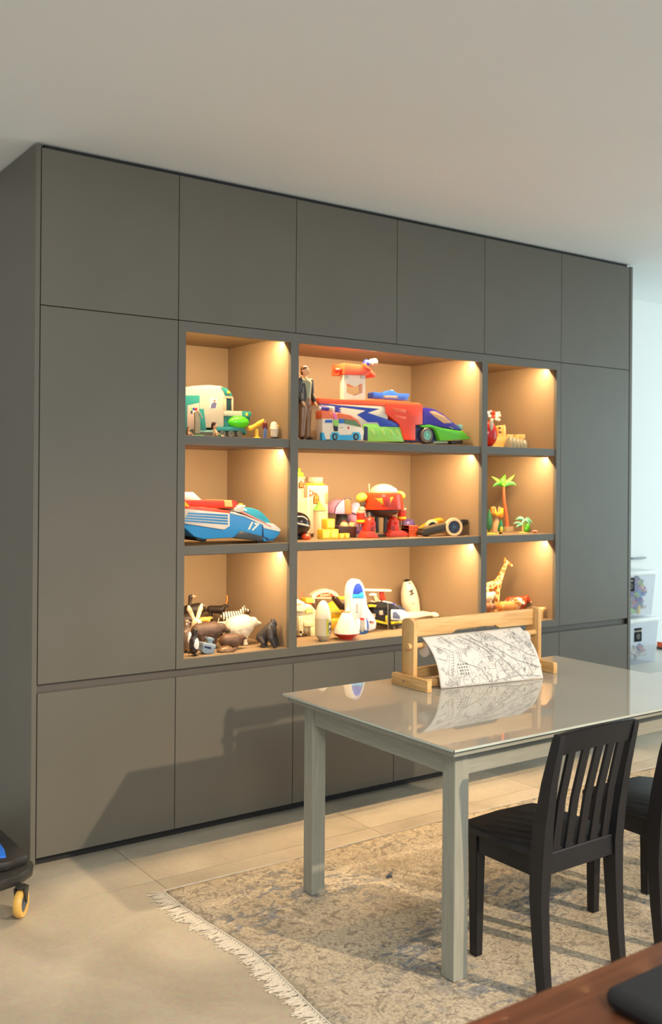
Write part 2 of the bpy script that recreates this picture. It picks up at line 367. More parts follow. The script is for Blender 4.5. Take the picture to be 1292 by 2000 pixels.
for (x0, x1, y0, y1) in ((TX, TX+TL, TY, TY+.0012), (TX, TX+TL, TY+TW-.0012, TY+TW), (TX, TX+.0012, TY, TY+TW), (TX+TL-.0012, TX+TL, TY, TY+TW)): e.box(x0-.0004, x1+.0004, y0-.0004, y1+.0004, TH-.0070, TH-.0010)
e.obj('glass_edge', EDGE, gl)

# ------------------------------------------------------------------ paper roll holder on the table
PINE = {a: wood('pine_wood_'+a, srgb(196, 150, 92), srgb(222, 182, 124), a, 2.2, .5, stretch=10) for a in 'xyz'}
pz = TH+.0004
h = thing('paper_roll_holder', 'pine wood holder with a roll of colouring paper, standing on the glass tabletop', 'paper holder', (1.53, -.88, pz))
for i, x in enumerate((1.172, 1.866)):
    MB().prism([(-1.0, pz), (-.785, pz), (-.785, pz+.040), (-.79, pz+.045), (-.995, pz+.045), (-1.0, pz+.040)], x, x+.022, 'x', bev=.0015).obj('foot', PINE['y'], h)
    pp = []
    for k in range(9):
        an = math.pi*k/8; pp.append((-.856+.036*math.cos(an), pz+.247+.016*math.sin(an)))
    MB().prism([(-.892, pz+.012), (-.820, pz+.012)]+pp, x+.0225, x+.0425, 'x', bev=.0015).obj('post', PINE['z'], h)
    MB().cyl((x+.008, -.872, .893), (x+.0225, -.872, .893), .013, bev=.002, n=16).obj('peg', PINE['x'], h)
    MB().cyl((x-.0015, -.86, pz+.022), (x+.001, -.86, pz+.022), .004, n=10).obj('screw', ALU, h)
xa, xb = 1.2145, 1.8885
MB().prism([(xa, .926), (1.42, .926), (1.445, .940), (1.66, .940), (1.685, .926), (xb, .926), (xb, .992), (xa, .992)], -.866, -.848, 'y', bev=.0012).obj('crossbar', PINE['x'], h)
MB().box(xa, xb, -.842, -.824, pz+.020, pz+.062, bev=.0015, seg=1).obj('stretcher', PINE['x'], h)
MB().box(1.194, 1.866, -.938, -.920, pz+.006, pz+.034, bev=.0015, seg=1).obj('stretcher', PINE['x'], h)
MB().cyl((1.19, -.872, .893), (1.91, -.872, .893), .011, n=16).obj('dowel', PINE['x'], h)
PAPER = mat('white_paper', (.60, .59, .56), .75, var=.01)
MB().lathe([(.012, 0), (.030, 0), (.030, .57), (.012, .57)], (1.262, -.872, .893-.018), 28, (1, 0, 0)).obj('paper_roll', PAPER, h)
# the hanging sheet
def sheet(u, v):
    """u 0..1 along the roll, v 0..1 from the top down to the tabletop"""
    top = Vector((1.252+.545*u, -.874, .925-.002*u)); bot = Vector((1.262+.490*u, -.975-.072*u, pz+.0012))
    p = top.lerp(bot, v)
    p.y += -.030*math.sin(math.pi*min(1, v*1.0))*(1-.3*v) ; p.z += .010*math.sin(math.pi*v)+.0015*math.sin(9*u+2*v)*v*(1-v)
    return p
b = bmesh.new(); NU, NV = 40, 24
g2 = [[b.verts.new(sheet(i/NU, j/NV)) for i in range(NU+1)] for j in range(NV+1)]
for j in range(NV):
    for i in range(NU): b.faces.new((g2[j][i], g2[j+1][i], g2[j+1][i+1], g2[j][i+1]))
k = MB(); k.join(b); ps = k.obj('paper_sheet', PAPER, h)
sd = ps.modifiers.new('thick', 'SOLIDIFY'); sd.thickness = .0004; sd.offset = -1
# printed line drawings: houses, roads, dice, trees, spirals
INK = mat('black_ink', (.10, .10, .105), .7)
ink = bmesh.new()
def nrm(u, v):
    a = sheet(u+.01, v)-sheet(u-.01, v); c = sheet(u, v+.01)-sheet(u, v-.01); return a.cross(c).normalized()*-1
def line(pts, w=.0011, closed=False):
    pp = []
    n = len(pts)
    for i in range(n if closed else n-1):
        a, c = pts[i], pts[(i+1) % n]; st = max(1, int(math.hypot((c[0]-a[0])*.5, (c[1]-a[1])*.2)/.02))
        for s_ in range(st): pp.append((a[0]+(c[0]-a[0])*s_/st, a[1]+(c[1]-a[1])*s_/st))
    pp.append(pts[0] if closed else pts[-1])
    pp = [(min(.985, max(.015, a)), min(.985, max(.015, c))) for a, c in pp]
    w = w*.82; prev = None
    for i, (a, c) in enumerate(pp):
        p = sheet(a, c); nn = nrm(a, c)
        if nn.y > 0: nn = -nn
        q = sheet(*pp[min(i+1, len(pp)-1)])-sheet(*pp[max(i-1, 0)])
        if q.length < 1e-6: continue
        sd_ = q.normalized().cross(nn)*w*.5; p = p+nn*.0006
        v1, v2 = ink.verts.new(p+sd_), ink.verts.new(p-sd_)
        if prev: ink.faces.new((prev[0], prev[1], v2, v1))
        prev = (v1, v2)
AS = .40                                # v-span per u-span so that shapes stay round
def circ(cx, cy, r, w=.001, n=12): line([(cx+r*math.cos(2*math.pi*i/n), cy+r/AS*math.sin(2*math.pi*i/n)) for i in range(n)], w, True)
def xf(cx, cy, s, a, pts): return [(cx+s*(x*math.cos(a)-y*math.sin(a)), cy+s/AS*(x*math.sin(a)+y*math.cos(a))) for x, y in pts]
def house(cx, cy, s, a=0):
    for q in (([(-1,-.4),(0,-.9),(1,-.4),(1,.8),(-1,.8)], 1), ([(0,-.9),(1.5,-1.3),(2.5,-.8),(1,-.4)], 0), ([(2.5,-.8),(2.5,.4),(1,.8)], 0), ([(-.6,-.1),(-.15,-.1),(-.15,.35),(-.6,.35)], 1), ([(.15,-.1),(.6,-.1),(.6,.35),(.15,.35)], 1), ([(1.3,-.1),(2.1,-.35),(2.1,.05),(1.3,.3)], 1), ([(-.2,.8),(-.2,.5),(.2,.5),(.2,.8)], 0)):
        line(xf(cx, cy, s, a, q[0]), random.choice((.0008, .0012)), bool(q[1]))
def tree(cx, cy, s):
    pts = [(s*(1+.22*math.sin(i*2.2))*math.cos(i*.57), -s+s*(1+.22*math.sin(i*2.2))*math.sin(i*.57)) for i in range(11)]
    line([(cx+x, cy+y/AS) for x, y in pts], .001, True); line([(cx-.1*s, cy), (cx-.15*s, cy+1.2*s/AS)], .001); line([(cx+.2*s, cy), (cx+.2*s, cy+1.2*s/AS)], .001)
def dome(cx, cy, s):
    line(xf(cx, cy, s, -.2, [(-1,.9),(-1,.1),(-.7,-.6),(0,-1),(.7,-.6),(1,.1),(1,.9)]), .0012, True)
    for i in range(4):
        for j in range(4): circ(cx-.6*s+i*.38*s+.05*j*s, cy+(-.45+.36*j)*s/AS, .085*s, .0032, 5)
def road(pts, gap=.016):
    line(pts, .0016); line([(x+gap, y+gap*1.2) for x, y in pts], .0009)
def wheelish(cx, cy, s):
    circ(cx, cy, s, .0012, 14); circ(cx, cy, s*.62, .0009, 12); circ(cx, cy, s*.2, .002, 6)
    for i in range(8): line([(cx+.65*s*math.cos(i*.785), cy+.65*s/AS*math.sin(i*.785)), (cx+.98*s*math.cos(i*.785), cy+.98*s/AS*math.sin(i*.785))], .0008)
road([(.15,.02),(.25,.30),(.22,.55),(.40,.72),(.47,.97)]); road([(.40,.03),(.55,.40),(.72,.80),(.80,.97)]); road([(.33,.05),(.48,.33),(.60,.70),(.66,.95)])
road([(.55,.28),(.75,.62),(.98,.80)]); road([(.02,.45),(.10,.52),(.12,.35),(.04,.2)]); road([(.62,.05),(.70,.25),(.9,.55),(.98,.6)]); road([(.47,.97),(.75,.9),(.98,.95)])
dome(.235, .68, .062)
for i in range(9): line([(.105+.008*i, .80-.055*i), (.135+.007*i, .77-.05*i)], .0018)
line([(.09,.86),(.085,.74),(.17,.30),(.19,.36),(.12,.82)], .001, True)
for a in ((.32,.14,.035,.25),(.37,.22,.04,.2),(.44,.62,.045,.3),(.60,.70,.05,-.05),(.52,.34,.035,.3),(.80,.38,.035,.2),(.88,.62,.04,-.1),(.70,.86,.03,0),(.14,.12,.025,.1),(.47,.42,.042,.2),(.93,.30,.03,.2)): house(*a)
for a in ((.46,.80,.022),(.57,.14,.02),(.76,.60,.02),(.82,.80,.022),(.90,.86,.02),(.30,.42,.02),(.66,.45,.022),(.20,.18,.016),(.96,.50,.018),(.88,.10,.018)): tree(*a)
wheelish(.88, .22, .040); wheelish(.52, .56, .022); wheelish(.95, .38, .025); wheelish(.07, .32, .022); wheelish(.10, .92, .024); wheelish(.16, .90, .028)
circ(.26, .90, .04, .001); circ(.34, .93, .035, .001)
for i in range(7): line([(.50+.03*i, .06+.012*i), (.53+.03*i, .16+.012*i), (.51+.03*i, .24)], .0008)
for i in range(10):                     # a ladder of roof tiles
    line([(.47+.014*i, .02), (.50+.02*i, .22)], .0007)
for i in range(5): line([(.45+.02*i, .05+.04*i), (.60+.03*i, .04+.045*i)], .0007)
for i in range(6): line([(.70+.012*i, .30), (.72+.012*i, .46)], .0014)
rnd = random.Random(4)
for i in range(150):                    # little figures, leaves and scribbles between the houses
    cx, cy = rnd.uniform(.04, .97), rnd.uniform(.04, .96); s = rnd.uniform(.005, .017); kd = rnd.random()
    if kd < .35: circ(cx, cy, s*.6, .0009, 7); line(xf(cx, cy, s, rnd.uniform(-1, 1), [(0,.6),(0,1.6),(-.6,2.4)]), .0009); line(xf(cx, cy, s, 0, [(-.8,1),(0,.8),(.9,1.2)]), .0009)
    elif kd < .65: line(xf(cx, cy, s, rnd.uniform(0, 3), [(-1,-1),(1,-1),(1.3,.6),(-.7,.8)]), .0009, True); line(xf(cx, cy, s, 0, [(-.6,0),(.8,.1)]), .0013)
    elif kd < .85: line(xf(cx, cy, s*1.6, rnd.uniform(0, 3), [(.3*j*math.cos(j*1.1), .3*j*math.sin(j*1.1)) for j in range(1, 8)]), .0009)
    else: line([(cx, cy), (cx+rnd.uniform(-.06, .06), cy+rnd.uniform(-.12, .12)), (cx+rnd.uniform(-.06, .06), cy+rnd.uniform(-.1, .14))], .0012)
k = MB(); k.join(ink); k.obj('printed_drawing', INK, ps, smooth=0)

# ------------------------------------------------------------------ chairs
BLACKW = mat('black_painted_wood', (.0065, .006, .0085), .5, var=.12, scale=20, bump=.08, spec=.5)
def make_chair(name, label, loc, rot):
    """origin on the floor under the seat centre; +y is the front (towards the table)"""
    t = thing(name, label, 'chair', loc, rot, 'chairs at the glass table')
    sh = .425; hw, hd = .180, .165
    b = MB(); pts = []
    for x, y in ((-hw*.94, -hd), (-hw*1.04, -.02), (-hw*1.04, hd-.03), (-hw*.86, hd+.012), (0, hd+.022), (hw*.86, hd+.012), (hw*1.04, hd-.03), (hw*1.04, -.02), (hw*.94, -hd)): pts.append((x, y))
    b.prism(pts, sh-.024, sh, 'z', bev=.008); b.obj('seat', BLACKW, t, local=True)
    zl = sh-.024
    for s in (-1, 1):
        fx = s*(hw-.035)
        b = MB(); vs = [(fx+dx*w, hd-.035+dy*w, z) for z, w in ((0, .015), (zl, .021)) for dx, dy in ((-1,-1),(1,-1),(1,1),(-1,1))]
        b.add(vs, [(0,3,2,1),(4,5,6,7),(0,1,5,4),(1,2,6,5),(2,3,7,6),(3,0,4,7)])
        bmesh.ops.bevel(b.bm, geom=b.bm.edges[:], offset=.002, segments=2, affect='EDGES'); b.obj('front_leg', BLACKW, t, local=True)
        # rear leg and back post: one swept, leaning piece
        prof = [(0, -hd-.020, .018), (.12, -hd-.006, .020), (.28, -hd+.004, .023), (.40, -hd+.004, .026), (.50, -hd-.006, .024), (.64, -hd-.032, .019), (.775, -hd-.066, .015), (.79, -hd-.069, .012)]
        b = MB(); vs, fs = [], []
        for z, y, w in prof:
            xx = s*(hw-.014+ (.006 if z < .3 else 0)+(.02 if z > .6 else .02*max(0, (z-.42)/.2))*.25)
            for dx, dy in ((-1,-1),(1,-1),(1,1),(-1,1)): vs.append((xx+dx*w*.78, y+dy*w, z))
        for i in range(len(prof)-1):
            for j in range(4): fs.append((i*4+j, i*4+(j+1) % 4, i*4+4+(j+1) % 4, i*4+4+j))
        fs += [(0,3,2,1), tuple(len(vs)-4+j for j in range(4))]
        b.add(vs, fs); bmesh.ops.recalc_face_normals(b.bm, faces=b.bm.faces[:])
        b.obj('back_post', BLACKW, t, local=True)
        b = MB().box(s*(hw-.030)-.009, s*(hw-.030)+.009, -hd+.01, hd-.05, sh-.088, sh-.0245, bev=.002, seg=1); b.obj('side_rail', BLACKW, t, local=True)
    MB().box(-hw+.05, hw-.05, hd-.048, hd-.030, sh-.078, sh-.0245, bev=.002, seg=1).obj('front_rail', BLACKW, t, local=True)
    MB().box(-hw+.024, hw-.024, -hd-.012, -hd+.012, sh-.070, sh-.005, bev=.003, seg=1).obj('back_rail', BLACKW, t, local=True)
    # curved top rail (hollowed towards the back)
    b = MB(); vs, fs = [], []; NN = 12
    for i in range(NN+1):
        x = -hw+.0+2*hw*i/NN; c0 = -.022*math.cos(math.pi*(i/NN-.5))
        zt = .79+.014*math.cos(math.pi*(i/NN-.5))
        for (z, yo) in ((zt-.070, -hd-.048), (zt, -hd-.066)):
            vs += [(x, yo+c0-.010, z), (x, yo+c0+.010, z)]
    for i in range(NN):
        o = i*4; fs += [(o, o+4, o+6, o+2), (o+1, o+3, o+7, o+5), (o+2, o+6, o+7, o+3), (o, o+1, o+5, o+4)]
    fs += [(0, 2, 3, 1), (NN*4, NN*4+1, NN*4+3, NN*4+2)]
    b.add(vs, fs); bmesh.ops.recalc_face_normals(b.bm, faces=b.bm.faces[:]); bmesh.ops.bevel(b.bm, geom=[e for e in b.bm.edges if e.calc_face_angle(0) > .7], offset=.003, segments=2, affect='EDGES')
    b.obj('top_rail', BLACKW, t, local=True)
    for i in range(5):
        x = -hw+.066+i*(2*hw-.132)/4; c0 = -.020*math.cos(math.pi*((x+hw)/(2*hw)-.5)); w = .0155
        b = MB(); vs = []
        for z, y in ((sh-.012, -hd-.002), (.58, -hd-.022+c0*.5), (.742, -hd-.056+c0)):
            vs += [(x-w, y-.005, z), (x+w, y-.005, z), (x+w, y+.005, z), (x-w, y+.005, z)]
        fs = [(0,3,2,1), (8,9,10,11)]
        for q_ in (0, 4):
            for j in range(4): fs.append((q_+j, q_+(j+1) % 4, q_+4+(j+1) % 4, q_+4+j))
        b.add(vs, fs); b.obj('slat', BLACKW, t, local=True)
    return t
ch = make_chair('chair', 'black wooden slat-back chair in full view, nearer the table corner', (1.103, -1.622, .0063), .01)
c2 = copy_tree(ch); c2.location = (1.672, -1.625, .0063); c2.rotation_euler = (0, 0, -.03)
c2['label'] = 'black wooden slat-back chair cut off by the right edge of the photo'

# ------------------------------------------------------------------ rug with fringe
def rug_mat():
    M = bpy.data.materials.new('worn_patterned_rug'); M.use_nodes = True; N = M.node_tree.nodes; L = M.node_tree.links; b = N['Principled BSDF']
    tc = N.new('ShaderNodeTexCoord')
    def noise(s, d=6, dist=0.0, sc=(1, 1, 1)):
        mp = N.new('ShaderNodeMapping'); mp.inputs['Scale'].default_value = sc; L.new(tc.outputs['Object'], mp.inputs[0])
        n = N.new('ShaderNodeTexNoise'); n.inputs['Scale'].default_value = s; n.inputs['Detail'].default_value = d; n.inputs['Distortion'].default_value = dist; L.new(mp.outputs[0], n.inputs[0]); return n
    def ramp(inp, p0, p1, c0=(0,0,0), c1=(1,1,1)):
        r = N.new('ShaderNodeValToRGB'); r.color_ramp.elements[0].position = p0; r.color_ramp.elements[1].position = p1
        r.color_ramp.elements[0].color = (*c0, 1); r.color_ramp.elements[1].color = (*c1, 1); L.new(inp, r.inputs[0]); return r
    def mix(f, a, c, bl='MIX'):
        x = N.new('ShaderNodeMix'); x.data_type = 'RGBA'; x.blend_type = bl
        if isinstance(f, float): x.inputs[0].default_value = f
        else: L.new(f, x.inputs[0])
        for s_, q_ in ((6, a), (7, c)):
            if isinstance(q_, tuple): x.inputs[s_].default_value = (*q_, 1)
            else: L.new(q_, x.inputs[s_])
        return x.outputs[2]
    base = ramp(noise(3, 8).outputs['Fac'], .3, .7, (.40, .33, .235), (.55, .47, .355)).outputs[0]
    blue = ramp(noise(9, 12, 2.4, (1, 1.5, 1)).outputs['Fac'], .49, .58).outputs[0]
    zone = ramp(noise(2.4, 4).outputs['Fac'], .46, .60).outputs[0]
    mm = N.new('ShaderNodeMath'); mm.operation = 'MULTIPLY'; L.new(blue, mm.inputs[0]); L.new(zone, mm.inputs[1])
    m3 = N.new('ShaderNodeMath'); m3.operation = 'MULTIPLY'; m3.inputs[1].default_value = .9; L.new(mm.outputs[0], m3.inputs[0])
    c = mix(m3.outputs[0], base, (.20, .21, .225))
    br = ramp(noise(17, 10, 2.6).outputs['Fac'], .545, .60).outputs[0]; m2 = N.new('ShaderNodeMath'); m2.operation = 'MULTIPLY'; m2.inputs[1].default_value = .62; L.new(br, m2.inputs[0])
    c = mix(m2.outputs[0], c, (.20, .165, .13))
    w = N.new('ShaderNodeTexWave'); w.inputs['Scale'].default_value = 95; w.bands_direction = 'X'; w.inputs['Distortion'].default_value = 1.2; L.new(tc.outputs['Object'], w.inputs[0])
    c = mix(.16, c, w.outputs['Color'], 'OVERLAY')
    sp = ramp(noise(120, 2).outputs['Fac'], .35, .65).outputs[0]; c = mix(.22, c, sp, 'OVERLAY')
    L.new(c, b.inputs['Base Color']); b.inputs['Roughness'].default_value = .95; b.inputs['Specular IOR Level'].default_value = .1
    bu = N.new('ShaderNodeBump'); bu.inputs['Strength'].default_value = .5; bu.inputs['Distance'].default_value = .003; L.new(noise(70, 4).outputs['Fac'], bu.inputs['Height']); L.new(bu.outputs[0], b.inputs['Normal'])
    return M
RUG = rug_mat()
rx0, rx1, ry0, ry1 = .345, 3.30, -2.45, -.487
def redge(y): return rx0-.015*math.sin(3.1*(y+.5))-.012*math.sin(7*y)-.02*(1 if y < -1.2 else 0)*(y+1.2)*-1*.0
rg = thing('rug', 'worn beige and grey-blue patterned rug with a white fringe under the table', 'rug', (1.8, -1.45, 0))
b = bmesh.new(); NU, NV = 60, 60; G = []
for j in range(NV+1):
    row = []
    y = ry0+(ry1-ry0)*j/NV
    for i in range(NU+1):
        s_ = i/NU; x = redge(y)*(1-s_)+rx1*s_; yy = y+(.004*math.sin(5*x) if j == NV else 0)
        row.append(b.verts.new((x, yy, .0052+.0005*math.sin(9*x)*math.sin(8*y))))
    G.append(row)
for j in range(NV):
    for i in range(NU): b.faces.new((G[j][i], G[j][i+1], G[j+1][i+1], G[j+1][i]))
k = MB(); k.join(b); ro = k.obj('pile', RUG, rg); sd = ro.modifiers.new('t', 'SOLIDIFY'); sd.thickness = .0045; sd.offset = -1
FR = mat('cream_fringe_yarn', (.62, .56, .46), .9, var=.12, scale=40)
MB().tube([(redge(ry0+(ry1-ry0)*j/40)-.003, ry0+(ry1-ry0)*j/40, .006) for j in range(41)], .0045, 6).obj('woven_edge', FR, rg)
MB().tube([(redge(ry1)+(rx1-redge(ry1))*j/40, ry1+.004*math.sin(5*(redge(ry1)+(rx1-redge(ry1))*j/40))+.002, .006) for j in range(41)], .0035, 6).obj('woven_edge', FR, rg)
tv = []
for k_ in range(7):
    rr = random.Random(k_); b = MB()
    for st in range(4):
        L_ = rr.uniform(.05, .075); a = rr.uniform(-.35, .35); w_ = rr.uniform(-.01, .01)
        b.tube([(-L_*s_+0, (st-1.5)*.0022*(1+2.2*s_)+math.sin(a)*L_*s_+w_*math.sin(3*s_), .0045-.002*s_) for s_ in (0, .2, .45, .7, 1)], [.0022, .0026, .0024, .002, .0012], 5)
    b.sph((-.006, 0, .005), (.005, .004, .0035), 8); me = None
    tv.append(b)
meshes = []
for b in tv:
    o = b.obj('tassel', FR, rg, local=True); meshes.append(o.data); bpy.data.objects.remove(o)
y = ry1-.006; n = 0; rr = random.Random(3); inv = WM[rg.name].inverted()
while y > ry0+.01:
    o = bpy.data.objects.new('tassel', meshes[n % 7]); C.objects.link(o); o.parent = rg
    o.location = inv @ Vector((redge(y)-.004, y, .0005)); o.rotation_euler = (0, 0, rr.uniform(-.38, .30)-.05); s_ = rr.uniform(.7, 1.1); o.scale = (s_, rr.uniform(.8, 1.3), 1)
    y -= rr.uniform(.0125, .0185); n += 1
TOYGREY = plastic(95, 105, 110)
p = P(760, 1709, z=.009)
b = MB().box(-.028, .012, -.004, .004, 0, .008, bev=.001).box(.010, .024, -.002, .002, .001, .006).box(-.012, -.004, -.014, .004, .001, .006).cyl((.02, 0, .004), (.035, 0, .004), .0015)
o = b.obj('toy_part', TOYGREY); tag(o, 'small grey plastic toy piece lying on the rug under the table', 'toy'); o.location = (p.x, p.y, .0072); o.rotation_euler = (0, 0, .5)

# ------------------------------------------------------------------ foreground table with black case
BROWN = wood('reddish_brown_wood', srgb(84, 48, 32), srgb(112, 66, 44), 'x', 2, .35, .2)
ft = thing('foreground_table', 'blurred reddish-brown wooden tabletop in the bottom right corner', 'table', (.6, -3.3, 0))
MB().box(-.60, 1.5, -3.62, -2.774, .715, .75, bev=.004).obj('tabletop', BROWN, ft)
for x in (-.55, 1.40):
    for y in (-3.57, -2.87): MB().box(x, x+.06, y, y+.05, 0, .715, bev=.003, seg=1).obj('leg', BROWN, ft)
BLK = mat('black_soft_fabric', (.010, .010, .011), .7)
b = MB().box(-.105, .42, -3.12, -2.86, .7505, .785, bev=.017, seg=4)
cs = thing('black_case', 'flat black case with rounded corners on the blurred wooden tabletop', 'case', (.15, -3.0, .7505)); b.obj('shell', BLK, cs)
MB().tube([(-.1055, -3.10, .768), (-.1055, -2.88, .768)], .0016, 6).obj('zipper', BLACKW, cs)
# ------------------------------------------------------------------ toys: vehicles and objects
ZS1, ZS2, ZS3 = S1T+.0006, S2T+.0006, FZ0+.0006
def tr(pts, y):                          # outline seen in the photo -> (x, z) on the plane the object's side stands in
    return [(p.x, p.z) for p in (P(u, v, y=y) for u, v in pts)]
def slab(pts, y, d, bev=.0015): return MB().prism(tr(pts, y), y, y+d, 'y', bev=bev)
WHT, CRM = plastic(226, 220, 206), plastic(214, 196, 162)
RED, ORR, BLU, NAV = plastic(222, 48, 28), plastic(236, 92, 48), plastic(38, 66, 170), plastic(28, 30, 72)
GRN, LGR, YEL, BLK2 = plastic(74, 190, 46), plastic(150, 205, 90), plastic(246, 205, 40), plastic(22, 21, 22)
TEAL, LTEAL, SKY, PURP = plastic(44, 140, 130), plastic(150, 205, 190), plastic(46, 146, 208), plastic(70, 52, 150)
GREY, DGR, LGY = plastic(120, 122, 118), plastic(62, 60, 58), plastic(190, 186, 172)
TAN, PINK, BRN = plastic(214, 170, 100), plastic(236, 150, 160), plastic(110, 70, 40)
SKIN = mat('skin_tone_plastic', srgb(222, 170, 128), .5); CLEARB = mat('smoky_clear_plastic', srgb(190, 160, 130), .08, trans=.0, coat=.6)
def wheel(t, c, r, w, tyre=BLK2, rim=LGY, spokes=5, axis=(0, -1, 0)):
    """tyre, rim and hub; c is the centre of the outer face"""
    ax = Vector(axis); c = Vector(c)
    ty = MB().lathe([(r*.62, 0), (r*.9, 0), (r, w*.2), (r, w*.8), (r*.9, w), (r*.62, w), (r*.62, 0)], c-ax*w, 28, ax).obj('wheel', tyre, t)
    b = MB().lathe([(0, w*.1), (r*.62, w*.1), (r*.62, w*.94), (r*.52, w*.94), (r*.50, w*.5), (0, w*.5)], c-ax*w, 28, ax)
    if spokes:
        u = ax.orthogonal().normalized(); v = ax.cross(u)
        for i in range(spokes):
            a = 2*math.pi*i/spokes; d = u*math.cos(a)+v*math.sin(a); b.cyl(c-ax*w*.35, c-ax*w*.35+d*r*.56, r*.085, n=6)
    b.cyl(c-ax*w*.5, c-ax*w*.05, r*.17, n=12).obj('rim', rim, ty); return ty
def at(u, y, z): return Vector((col_at(u, y, z), y, z))

# --- top left niche
y = .17
t = thing('toy_camper_truck', 'big teal and cream camper truck toy with green engine cover, top left niche', 'toy truck', (.86, y+.1, ZS1))
slab([(351,757),(380,752),(410,750.5),(432,752.5),(446,760),(453,768),(455.5,777),(455.5,801),(437.6,801),(437.6,833),(351,836)], y, .20, .006).obj('body', plastic(204,192,164), t)
slab([(431,754),(443,757.2),(451.5,766.5),(454,772),(439.5,771),(436.5,762)], y-.003, .19, .001).obj('roof_band', TEAL, t)
p = P(446, 765, y=y-.004); MB().sph(p, (.008, .004, .008), 12).obj('roof_lamp', YEL, t)
slab([(437.5,773.5),(455.6,774.5),(455.6,777),(437.5,776)], y-.004, .19, .0005).obj('drip_ledge', plastic(206,180,140), t)
slab([(442.4,777),(451.6,778),(451.6,800),(442.4,799.5)], y-.0015, .01, .0005).obj('window', plastic(30,58,54,.1), t)
for a in ((437.8,776.5,441.4,801),(452.6,777,455.6,801)): slab([(a[0],a[1]),(a[2],a[1]),(a[2],a[3]),(a[0],a[3])], y-.003, .02, .0005).obj('window_post', plastic(226,190,150), t)
slab([(351,770.6),(390,770.6),(390,838.5),(351,838.5)], y-.004, .02).obj('door_frame', TEAL, t)
slab([(366,790.6),(389,785.5),(389,837),(365,837)], y-.0055, .02, .0005).obj('door_panel', plastic(205,180,160), t)
slab([(390,797),(398,797),(403,838),(390,838)], y-.012, .012).obj('step', TEAL, t)
b = slab([(409.5,775),(425.5,775),(422,797.5),(408.5,796.6)], y-.0008, .001, 0); st = b.obj('sticker', WHT, t)
slab([(413,787),(418,784),(423,786),(421,796),(411,796)], y-.0012, .0006, 0).obj('print', plastic(110,105,140), st)
slab([(416,781),(419,778.5),(421,781),(419,785)], y-.0012, .0006, 0).obj('print', plastic(160,120,100), st)
b = slab([(371,795),(385,794),(385,800),(380,806),(371,806)], y-.0062, .001, 0); st = b.obj('sticker', WHT, t)
for (a, cc) in (((376,795,380,800), BLU), ((380,795,385,801), RED), ((372,801,376,806), DGR), ((372,795,375.5,800), LGR)): slab([(a[0],a[1]),(a[2],a[1]),(a[2],a[3]),(a[0],a[3])], y-.0066, .0006, 0).obj('print', cc, st)
slab([(437.6,801),(473,801.5),(473,813),(437.6,811)], y-.004, .18, .003).obj('hood', plastic(186,184,160), t)
slab([(473,801.5),(489,802.5),(491.5,806),(490,813),(473,814)], y-.004, .18, .003).obj('hood_front', TEAL, t)
slab([(480,805),(484,805.2),(484,811),(480,811)], y-.0056, .004, .0005).obj('headlamp', YEL, t)
slab([(437.6,811),(489,814),(487,826),(478,836),(437.6,834)], y+.004, .17, .003).obj('engine_cover', plastic(36,120,110), t)
MB().sph(P(465,823.5,y=y+.006), (.056, .035, .031), 24).obj('green_dome', plastic(80,214,40,.15), t)
slab([(423,832.3),(469.6,832.3),(478,837),(482,842),(481,848),(471,840.5),(423,840.5)], y-.012, .19, .003).obj('front_bumper', plastic(44,134,132), t)
slab([(351,840),(470,840),(470,851),(351,851)], y+.01, .15, .002).obj('chassis', plastic(120,116,104), t)
slab([(386,838.5),(423,839),(423,843),(386,843)], y-.006, .02, .001).obj('side_step', LTEAL, t)
for u in (434.5, 451, 468): wheel(t, P(u, 845.5, y=y-.008), .0155, .016, plastic(120,118,104), plastic(150,148,130), 3)
wheel(t, P(372, 845.5, y=y-.002), .0155, .016, plastic(120,118,104), plastic(150,148,130), 3)
# little things in front of it
def seated_doll(name, label, base, hair, shirt, pants, s=1.0, rot=0.0):
    t = thing(name, label, 'doll', base, rot)
    blob('body', [((0,0,.012*s),.009*s,(0,.004*s,.032*s),.008*s), ((-.006*s,-.004*s,.008*s),.005*s,(-.007*s,-.034*s,.006*s),.004*s), ((.006*s,-.004*s,.008*s),.005*s,(.009*s,-.034*s,.006*s),.004*s), ((-.010*s,0,.030*s),.004*s,(-.014*s,-.010*s,.008*s),.0032*s), ((.010*s,0,.030*s),.004*s,(.016*s,-.014*s,.014*s),.0032*s), ('e',(0,.002*s,.050*s),(.0105*s,.0105*s,.012*s))], SKIN, t, .0016*s, 2)
    MB().sph((0,.002*s,.024*s), (.0115*s,.0105*s,.0135*s), 14).obj('shirt', shirt, t, local=True)
    b = MB()
    for k in (-1, 1): b.cyl((k*.006*s,-.002*s,.009*s), (k*.008*s,-.028*s,.0072*s), .0062*s, .005*s, 10)
    b.obj('trousers', pants, t, local=True)
    MB().sph((0,.006*s,.056*s), (.0125*s,.0115*s,.011*s), 14).sph((0,.012*s,.046*s), (.011*s,.007*s,.013*s), 12).obj('hair', hair, t, local=True)
    return t
seated_doll('toy_doll', 'small seated doll with dark brown hair leaning on the camper truck toy', at(420, .08, ZS1), plastic(60,36,26), LGY, plastic(40,110,80), 1.05, .9)
seated_doll('toy_doll', 'small brown-haired doll seated at the left edge of the top left niche', at(369, .07, ZS1), plastic(120,80,60), plastic(190,160,150), plastic(90,60,50), .62, .5)
t = thing('toy_sign_post', 'grey upright board toy on a green foot in front of the teal truck door', 'toy', at(386, .09, ZS1))
slab([(381,805),(385,802),(391,815),(391,846),(381,846)], .085, .012, .001).obj('board', plastic(164,150,118), t)
slab([(388.5,801),(391,806),(396,815),(395,817),(392,810),(386,803)], .083, .006, .0005).obj('lamp_arm', CRM, t)
